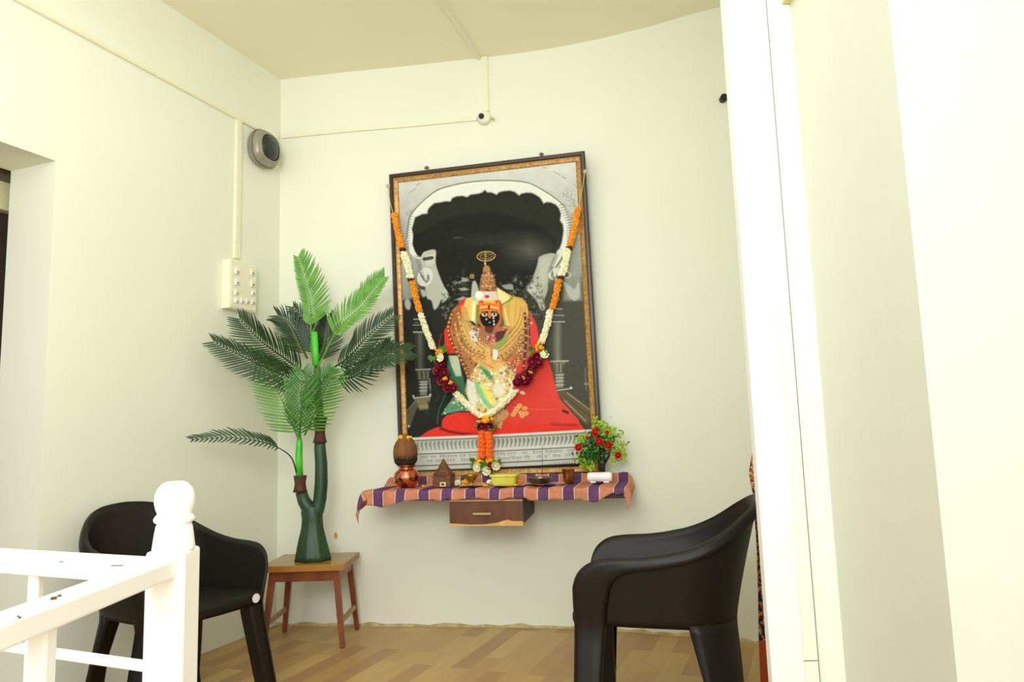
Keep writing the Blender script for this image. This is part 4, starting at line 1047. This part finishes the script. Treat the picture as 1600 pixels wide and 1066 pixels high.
# lower crown from the short branch
frond(P4((466, 685, 4.05), (455, 660, 4.0), (438, 620, 3.97), (414, 573, 3.95)), M_LG, .15, 22, start=.1, fwd=.35, sides=(1, .7), width=.0115)
frond(P4((476, 680, 4.08), (490, 650, 4.05), (505, 615, 4.04), (523, 580, 4.04)), M_LG, .13, 20, start=.1, fwd=.35, width=.0115)
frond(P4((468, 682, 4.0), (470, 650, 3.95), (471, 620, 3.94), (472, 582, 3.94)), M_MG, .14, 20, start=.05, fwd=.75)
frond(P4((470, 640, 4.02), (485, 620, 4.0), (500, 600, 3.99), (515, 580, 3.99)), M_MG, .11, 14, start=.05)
frond(P4((463, 738, 4.08), (455, 715, 4.02), (435, 700, 3.9), (405, 690, 3.8), (360, 684, 3.72), (303, 687, 3.62)), M_DG, .09, 20, start=.36, fwd=.7, sides=(.5, 1), stemr=.004, facing=(0, -1, .6))

# ------------------------------------------------------------------ plastic armchairs
QS, QL = .32, .70       # side length, distance to mid-back along the U
def chair_pt(side, q, z, off=0):
    """point on the chair's U-shaped shell; q runs from the front along one side to mid-back"""
    fl = .052*min(1, (z-.40)/.24) if z > .40 else .080*(.40-z)/.40
    hw = .235+fl+(0 if z < .40 else 0)
    rb = .200+(.100*max(0, (z-.40)/.43)**1.2 if z > .40 else .03*(.40-z)/.40)
    yf = .285+(.012*(.40-z)/.40 if z < .4 else 0)
    if q <= QS:
        nx, ny = 1, 0; x, y = hw-.012*(q/QS)**2, yf-(q)*(yf+.05)/QS
    else:
        a = (q-QS)/(QL-QS)*PI/2; ex = .75
        cx_, sx_ = math.cos(a), math.sin(a)
        x = (hw-.012)*abs(cx_)**ex; y = -.05-rb*abs(sx_)**.85
        nx, ny = cx_, -sx_
    return Vector((side*(x+nx*off), y+ny*off, z))
def top_curve(n=40):
    key = [(-.0, .0), (-.0, .25), (.0, .50), (.006, .56), (.028, .605), (.07, .636), (.13, .648), (.24, .655), (.34, .675), (.44, .72), (.54, .785), (.62, .822), (.70, .835)]
    return bezsm(key, 5)
def inner_curve():
    key = [(.075, .0), (.088, .25), (.105, .46), (.115, .51), (.125, .552), (.15, .585), (.19, .603), (.26, .612), (.35, .634), (.45, .682), (.54, .748), (.62, .788), (.70, .803)]
    return bezsm(key, 5)
TC, IC = top_curve(), inner_curve()
def ztop(q):
    for (a, b_), (c_, d) in zip(TC, TC[1:]):
        if a <= q <= c_ and c_ > a: return b_+(d-b_)*(q-a)/(c_-a)
    return TC[-1][1]
def make_chair(name, label):
    t = thing(name, label, 'chair', (0, 0, 0))
    # shell: sides and back in one sweep
    cols = []
    qs = [.002, .008, .016, .03, .05, .08, .12, .17, .22, .27, .32]+[.32+.38*k/12 for k in range(1, 13)]
    full = [(-1, q) for q in qs]+[(1, q) for q in reversed(qs[:-1])]
    for s_, q in full:
        zt_ = ztop(q); zlow = .412-.012*min(1, q/.35)
        cols.append([chair_pt(s_, q, zlow+(zt_-zlow)*k/10, 0) for k in range(11)])
    MB().grid(cols).build('back_shell', M_PLASTIC, t, smooth=True, solid=.006)
    # rolled rim that runs along the back and arms and down the front legs
    P = []
    prof = [(0, 0), (.05, .010), (.16, .019), (.3, .021), (.6, .027), (.88, .030), (.96, .024), (1, .004)]
    for s_, rng in ((-1, range(len(TC))), (1, range(len(TC)-2, -1, -1))):
        for i in rng:
            a, b_ = TC[i], IC[i]
            P.append([chair_pt(s_, a[0]+(b_[0]-a[0])*k, a[1]+(b_[1]-a[1])*k, h) for k, h in prof])
    MB().grid(P).build('arm_rim', M_PLASTIC, t, smooth=True, solid=.004)
    # front leg inner faces
    for s_ in (-1, 1):
        P = []
        for z in [0, .1, .2, .3, .36, .41, .44]:
            w = (.034+.018*z/.4)*(1 if z < .42 else .5)
            y = chair_pt(s_, .0, z); i0 = chair_pt(s_, .078, z)
            P.append([i0+Vector((-s_*.004, 0, 0)), i0+Vector((-s_*w*.9, 0, 0)), y+Vector((-s_*w, -.014, 0)), y+Vector((-s_*w*.8, -.006, 0)), y+Vector((-s_*.002, -.005, 0)), y+Vector((s_*.004, -.014, 0)), i0+Vector((s_*.006, 0, 0))])
        g = MB().grid(P); g.f.append((0, 1, 2, 3, 4, 5, 6))
        g.build('leg', M_PLASTIC, t, smooth=False, solid=.004, bevel=.004)
        # rear leg: a flaring curved panel dropping from the shell's corner
        P = []
        for k in range(13):
            z = .415*(1-k/12); f_ = 1-z/.415
            qa = .355+.085*min(1, f_*1.15); qb = .67-.05*min(1, f_*2)
            P.append([chair_pt(s_, qa+(qb-qa)*j/8, z, .0) for j in range(9)])
        g = MB().grid(P)
        P = [[r[0], r[0]+Vector((-s_*.03, -.006, 0))] for r in P]; g.grid(P)
        g.build('leg', M_PLASTIC, t, smooth=True, solid=.006)
    # seat with rounded front lip
    P = []
    for q in [.0, .0, .0, .01, .04, .08, .13, .18, .24, .30, .36, .42, .48, .54, .60, .66]:
        P.append(q)
    rows = []
    for i, q in enumerate(P):
        z = .402 if i == 0 else (.43 if i == 1 else (.450 if i == 2 else .458-.02*min(1, q/.4)))
        a = chair_pt(-1, q, .42); b_ = chair_pt(1, q, .42)
        row = []
        for j in range(15):
            k = j/14; v = a+(b_-a)*k; v.z = z-.016*math.sin(PI*k)**2*(1 if i > 2 else .3)
            if i < 3: v.y += .004-(.010 if i == 0 else 0)
            row.append(v)
        rows.append(row)
    MB().grid(rows).build('seat', M_PLASTIC, t, smooth=True, solid=.006)
    return t
def pose(o, x, y, rot, s, sy):
    o.location = (x, y, 0); o.rotation_euler = (0, 0, math.radians(rot)); o.scale = (s, s*sy, 1)
ch = make_chair('plastic_armchair', 'dark brown moulded plastic armchair at right, seen side-on beside the white partition')
ch2 = dup(ch); ch2['label'] = 'dark brown moulded plastic armchair at left behind the white railing'
ch['group'] = ch2['group'] = 'moulded plastic armchairs'
pose(ch, .537, 2.85, 77, .994, 1.058)
pose(ch2, -1.475, 3.17, -121.8, 1.0, 1.0)
# round white sticker on the left chair's seat apron
lp = Matrix.LocRotScale(ch2.location, ch2.rotation_euler, ch2.scale)
p = chair_pt(-1, 0, .42); p = p+Vector((.040, .0125, .012))
m = MB(); m.lathe([(0, .0), (.019, .0), (.019, .0015), (0, .0015)], (0, 0, 0), 20, Matrix.Rotation(-PI/2, 3, 'X'))
m.v = [tuple(Vector(v)+p) for v in m.v]
st = m.build('sticker', M_STICK, parent=None, origin=(0, 0, 0)); st.location = (0, 0, 0); st.parent = ch2; tag(st, 'round white sticker on the seat edge')

# ------------------------------------------------------------------ white railing
rl = thing('stair_railing', 'white painted metal stair railing with a turned finial, chipped in places', 'railing', (-.557, 1.2, 0))
NX, NY = -.5695, 1.232
post = MB().box((NX, NY, .4625), (.064, .064, .925)).build('newel_post', W_RAIL, rl, bevel=.006)
MB().lathe([(0, .920), (.0315, .920), (.033, .926), (.032, .934), (.030, .950), (.028, .962), (.026, .966), (.031, .969), (.032, .974), (.029, .979), (.026, .982), (.029, .989), (.0315, 1.0), (.031, 1.012), (.027, 1.023), (.020, 1.031), (.014, 1.034), (0, 1.035)], (NX, NY, 0), 28).build('finial', W_RAIL, post, smooth=True)
def bar(a, b_, w, h, name, par=rl, bev=.004):
    a, b_ = Vector(a), Vector(b_); d = b_-a; L = d.length; q = d.to_track_quat('X', 'Z').to_matrix()
    return MB().box((a+b_)/2, (L, w, h), q).build(name, W_RAIL, par, bevel=bev)
zA = .888
ra = bar((NX-.03, NY+.01, zA), (-1.75, 1.75, zA), .05, .036, 'handrail')
rb = bar((-.573, NY-.02, .899), (-.573, -.3, .899), .048, .030, 'handrail')
bar((NX-.03, NY+.01, .735), (-1.75, 1.75, .735), .016, .016, 'lower_rail')
for t in (.245, .56, .88):
    p = Vector((NX-.03, NY+.01, 0)).lerp(Vector((-1.75, 1.75, 0)), t); bar((p.x, p.y, 0), (p.x, p.y, zA-.01), .02, .02, 'baluster')
for y in (.905, .45, .05): bar((-.573, y, 0), (-.573, y, .89), .024, .024, 'baluster')
bar((-.573, NY-.02, .70), (-.573, -.3, .70), .016, .016, 'lower_rail')
m = MB()
for px, py, w, h in ((84, 935, .016, .003), (93, 931, .010, .003), (31, 965, .006, .004), (28, 963, .004, .003)):
    q = atz(px, py, .9146); MB().box(q, (w*.4, w, .001), Matrix.Rotation(.5, 3, 'Z')).build('paint_chip', M_CHIP, rl)
for px, py, w in ((183, 884, .020), (96, 878, .006)):
    q = atz(px, py, zA+.0185); MB().box(q, (w, .004, .001), Matrix.Rotation(-.1, 3, 'Z')).build('paint_chip', M_CHIP, rl)

# ------------------------------------------------------------------ fittings on the walls
def strip(name, a, b_, n, w, th, label, mt=M_COND):
    a, b_ = Vector(a), Vector(b_); d = (b_-a); L = d.length; d.normalize(); s_ = n.cross(d).normalized()
    q = Matrix((d, s_, n)).transposed()
    m = MB().box((a+b_)/2+n*th/2, (L, w, th), q); m.box((a+b_)/2+n*(th+.001), (L, w*.7, .003), q)
    return tag(m.build(name, mt), label, 'cable trunking')
strip('cable_trunking', A+DL*.035+Vector((0, 0, 3.0)), A+DL*2.4+Vector((0, 0, 3.0)), NL, .03, .014, 'long cream plastic cable trunking running along the upper left wall')
a = onleft(372, 192); b_ = onleft(371, 404)
strip('cable_trunking', Vector((a.x, a.y, 2.985)), Vector((a.x, a.y, 2.147)), NL, .045, .014, 'vertical cream cable trunking on the left wall dropping to the switchboard')
# on the back wall, follows its curve
m = MB(); P = [[], [], [], []]; xe = onback(745, 188).x; z0, z1 = onback(442, 214).z, onback(745, 186).z
for k in range(15):
    x = -1.44+(xe+1.44)*k/14; y = wall_y(x); z = z0+(z1-z0)*k/14
    for r, (o, h) in zip(P, ((0, -.014), (.014, -.014), (.014, .014), (0, .014))): r.append(Vector((x, y-o, z+h)))
m.grid(P, close_u=True); tag(m.build('cable_trunking', M_COND), 'horizontal cream cable trunking on the back wall running to the camera', 'cable trunking')
q0, q1 = onback(757, 94), onback(757, 176)
strip('cable_trunking', Vector((q0.x, q0.y, CH-.002)), Vector((q0.x, q0.y, q1.z)), Vector((-.15, -.99, 0)).normalized(), .042, .018, 'short vertical cream trunking between ceiling and wall camera')
c0, c1 = atz(752, 94, CH), atz(690, 0, CH); c1 = c0+(c1-c0)*1.6
strip('cable_trunking', c0, c1, Vector((0, 0, -1)), .03, .012, 'cream cable trunking crossing the ceiling toward the viewer')

q = onback(757, 186)
cm = thing('security_camera', 'small round cream camera box with a black lens on the back wall trunking', 'camera', q)
axb = Matrix.Rotation(PI/2, 3, 'X')
MB().lathe([(0, 0), (.043, 0), (.043, .02), (.038, .034), (.030, .040), (0, .042)], q, 24, axb).build('junction_box', M_COND, cm, smooth=True)
e = at(752, 181, q.y-.05)
MB().lathe([(0, 0), (.017, 0), (.017, .012), (0, .012)], e+Vector((0, .012, 0)), 18, axb).build('lens', M_DARK, cm)
k = onback(770, 186, .02); MB().tube([q+Vector((.04, -.02, 0)), k+Vector((.0, 0, 0))], .005, 8).tube([k, k+Vector((.008, 0, 0))], [.006, .013], 8).build('side_plug', M_CREAM, cm)
q = onback(1129, 156); t = thing('round_sensor', 'tiny black round stub on the back wall near the partition', 'sensor', q)
MB().lathe([(0, 0), (.020, 0), (.020, .035), (0, .035)], q, 18, axb).build('sleeve', M_SHELF, t); MB().lathe([(0, .034), (.015, .034), (.015, .037), (0, .037)], q, 18, axb).build('lens', M_DARK, t)

# wall speaker
QN = Matrix((-DL, Vector((0, 0, 1)), NL)).transposed()   # local x: toward the corner, y: up, z: out of the wall
if QN.determinant() < 0: QN = Matrix((DL, Vector((0, 0, 1)), NL)).transposed()
q = onleft(404, 235)
sp_ = thing('loudspeaker', 'grey rounded speaker with a dark oval grille on the left wall near the corner', 'speaker', q)
def oval(r, n=32, w=1, h=1, z=0, ex=.8, dx=0):
    return [q+QN @ Vector((dx+r*w*math.copysign(abs(math.cos(2*PI*j/n))**ex, math.cos(2*PI*j/n)), r*h*math.copysign(abs(math.sin(2*PI*j/n))**ex, math.sin(2*PI*j/n)), z)) for j in range(n)]
MB().grid([oval(.10, z=0), oval(.112, z=.02), oval(.114, z=.045), oval(.108, z=.07), oval(.094, z=.086), oval(.086, z=.09)], close_v=True).build('housing', M_GREY, sp_, smooth=True)
MB().grid([oval(.087, z=.089), oval(.084, z=.096), oval(.078, z=.094)], close_v=True).build('front_ring', M_GREY, sp_, smooth=True)
MB().grid([oval(.079, z=.091, w=.9, h=.98), oval(.068, z=.102, w=.9), oval(.04, z=.109), oval(.001, z=.111)], close_v=True).build('grille', M_BLACKGL, sp_, smooth=True)
MB().grid([oval(.1145, z=.044), oval(.1165, z=.048), oval(.1145, z=.052)], close_v=True).build('seam', M_GREYD, sp_)

# switchboard
sA, sB, zT, zB = .487, .265, 2.115, 1.835
def bl(s_, o, z): return A+DL*s_+NL*o+Vector((0, 0, z))
sw = thing('switchboard', 'square cream switchboard with white switches and sockets on the left wall', 'switchboard', bl((sA+sB)/2, 0, zB))
MB().box(bl((sA+sB)/2, .03, (zT+zB)/2), (sA-sB, zT-zB, .06), QN).build('board', M_BOARD, sw, bevel=.005)
MB().box(bl((sA+sB)/2, .0615, (zT+zB)/2), (sA-sB-.02, zT-zB-.02, .003), QN).build('face_plate', M_BOARD, sw, bevel=.001)
for px, py, w in ((370, 424, 1), (394, 426, 1), (370, 441, 1), (394, 444, 1), (369, 457, .8), (369, 470, .8), (378, 470, .8), (386, 471, .8), (395, 472, .8), (395, 458, .8)):
    c = hit(px, py, A+NL*.063, NL)
    s_ = MB().box(c+NL*.004, (.030*w, .036*w, .010), QN).build('switch', M_SWITCH, sw, bevel=.002)
    MB().box(c+NL*.0095+Vector((0, 0, -.006)), (.014*w, .012*w, .002), QN).build('rocker', M_SWD, s_)

# orange smudge
q = onback(524.5, 837, .0005); m = MB()
m.prism([(.011*math.cos(a*PI/6)*(1+.2*math.sin(a*3)), .020*math.sin(a*PI/6)*(1+.15*math.cos(a*2))) for a in range(12)], .0008, lambda x, y, z: q+Vector((x, -z+x*-.15, y)))
tag(m.build('paint_smudge', mat('orange_smudge', (226, 156, 90), .8)), 'small orange paint smudge on the back wall right of the palm trunk', 'smudge')

# hanging printed cloth behind the partition
yc = 3.0; m = MB(); rows = []
tops = [(697, 1181), (708, 1176), (725, 1173), (738, 1171), (752, 1173), (766, 1176), (775, 1178), (800, 1180), (860, 1184), (930, 1186), (1000, 1187), (1050, 1189), (1066, 1189)]
for py, px in tops:
    row = []
    for k in range(13):
        p = at(px+k*4.0, py, yc); d = .022*math.sin(k*1.5+.3)+(-.03*math.sin(PI*min(1, k/5))*(1 if py < 770 else .4))
        row.append(p+Vector((0, d, 0)))
    rows.append(row)
rows[-1] = [Vector((v.x, v.y, .002)) for v in rows[-1]]
m.grid(rows); tag(m.build('printed_cloth', M_SARI, smooth=True, solid=.004), 'orange cloth with a multicoloured print hanging behind the white partition edge', 'cloth')

# ------------------------------------------------------------------ light
w = bpy.data.worlds.new('world'); scene.world = w; w.use_nodes = True
bg = w.node_tree.nodes['Background']; bg.inputs[0].default_value = (.97, 1, 1, 1); bg.inputs[1].default_value = 1.34
def area(name, loc, target, size, e, col=(.97, 1, .99), sy_=None):
    l = bpy.data.lights.new(name, 'AREA'); l.energy = e; l.color = col; l.size = size
    if sy_: l.shape = 'RECTANGLE'; l.size_y = sy_
    o = bpy.data.objects.new(name, l); COL.objects.link(o); o.location = loc
    o.rotation_euler = (Vector(target)-Vector(loc)).to_track_quat('-Z', 'Y').to_euler(); return o
area('bounce_flash', (-.1, -2.6, 2.5), (-.2, 4.3, 1.2), 2.2, 92)
area('ceiling_bounce', (-.7, -.2, 2.0), (-.6, 2.2, 3.42), 1.0, 42)
area('room_light', (-.6, 2.0, 3.3), (-.6, 2.3, 0), 1.6, 14)
scene.view_settings.view_transform = 'Standard'; scene.view_settings.look = 'None'; scene.view_settings.exposure = 0
scene.cycles.max_bounces = 8
for o in bpy.data.objects:
    if '_w' in o.keys(): del o['_w']
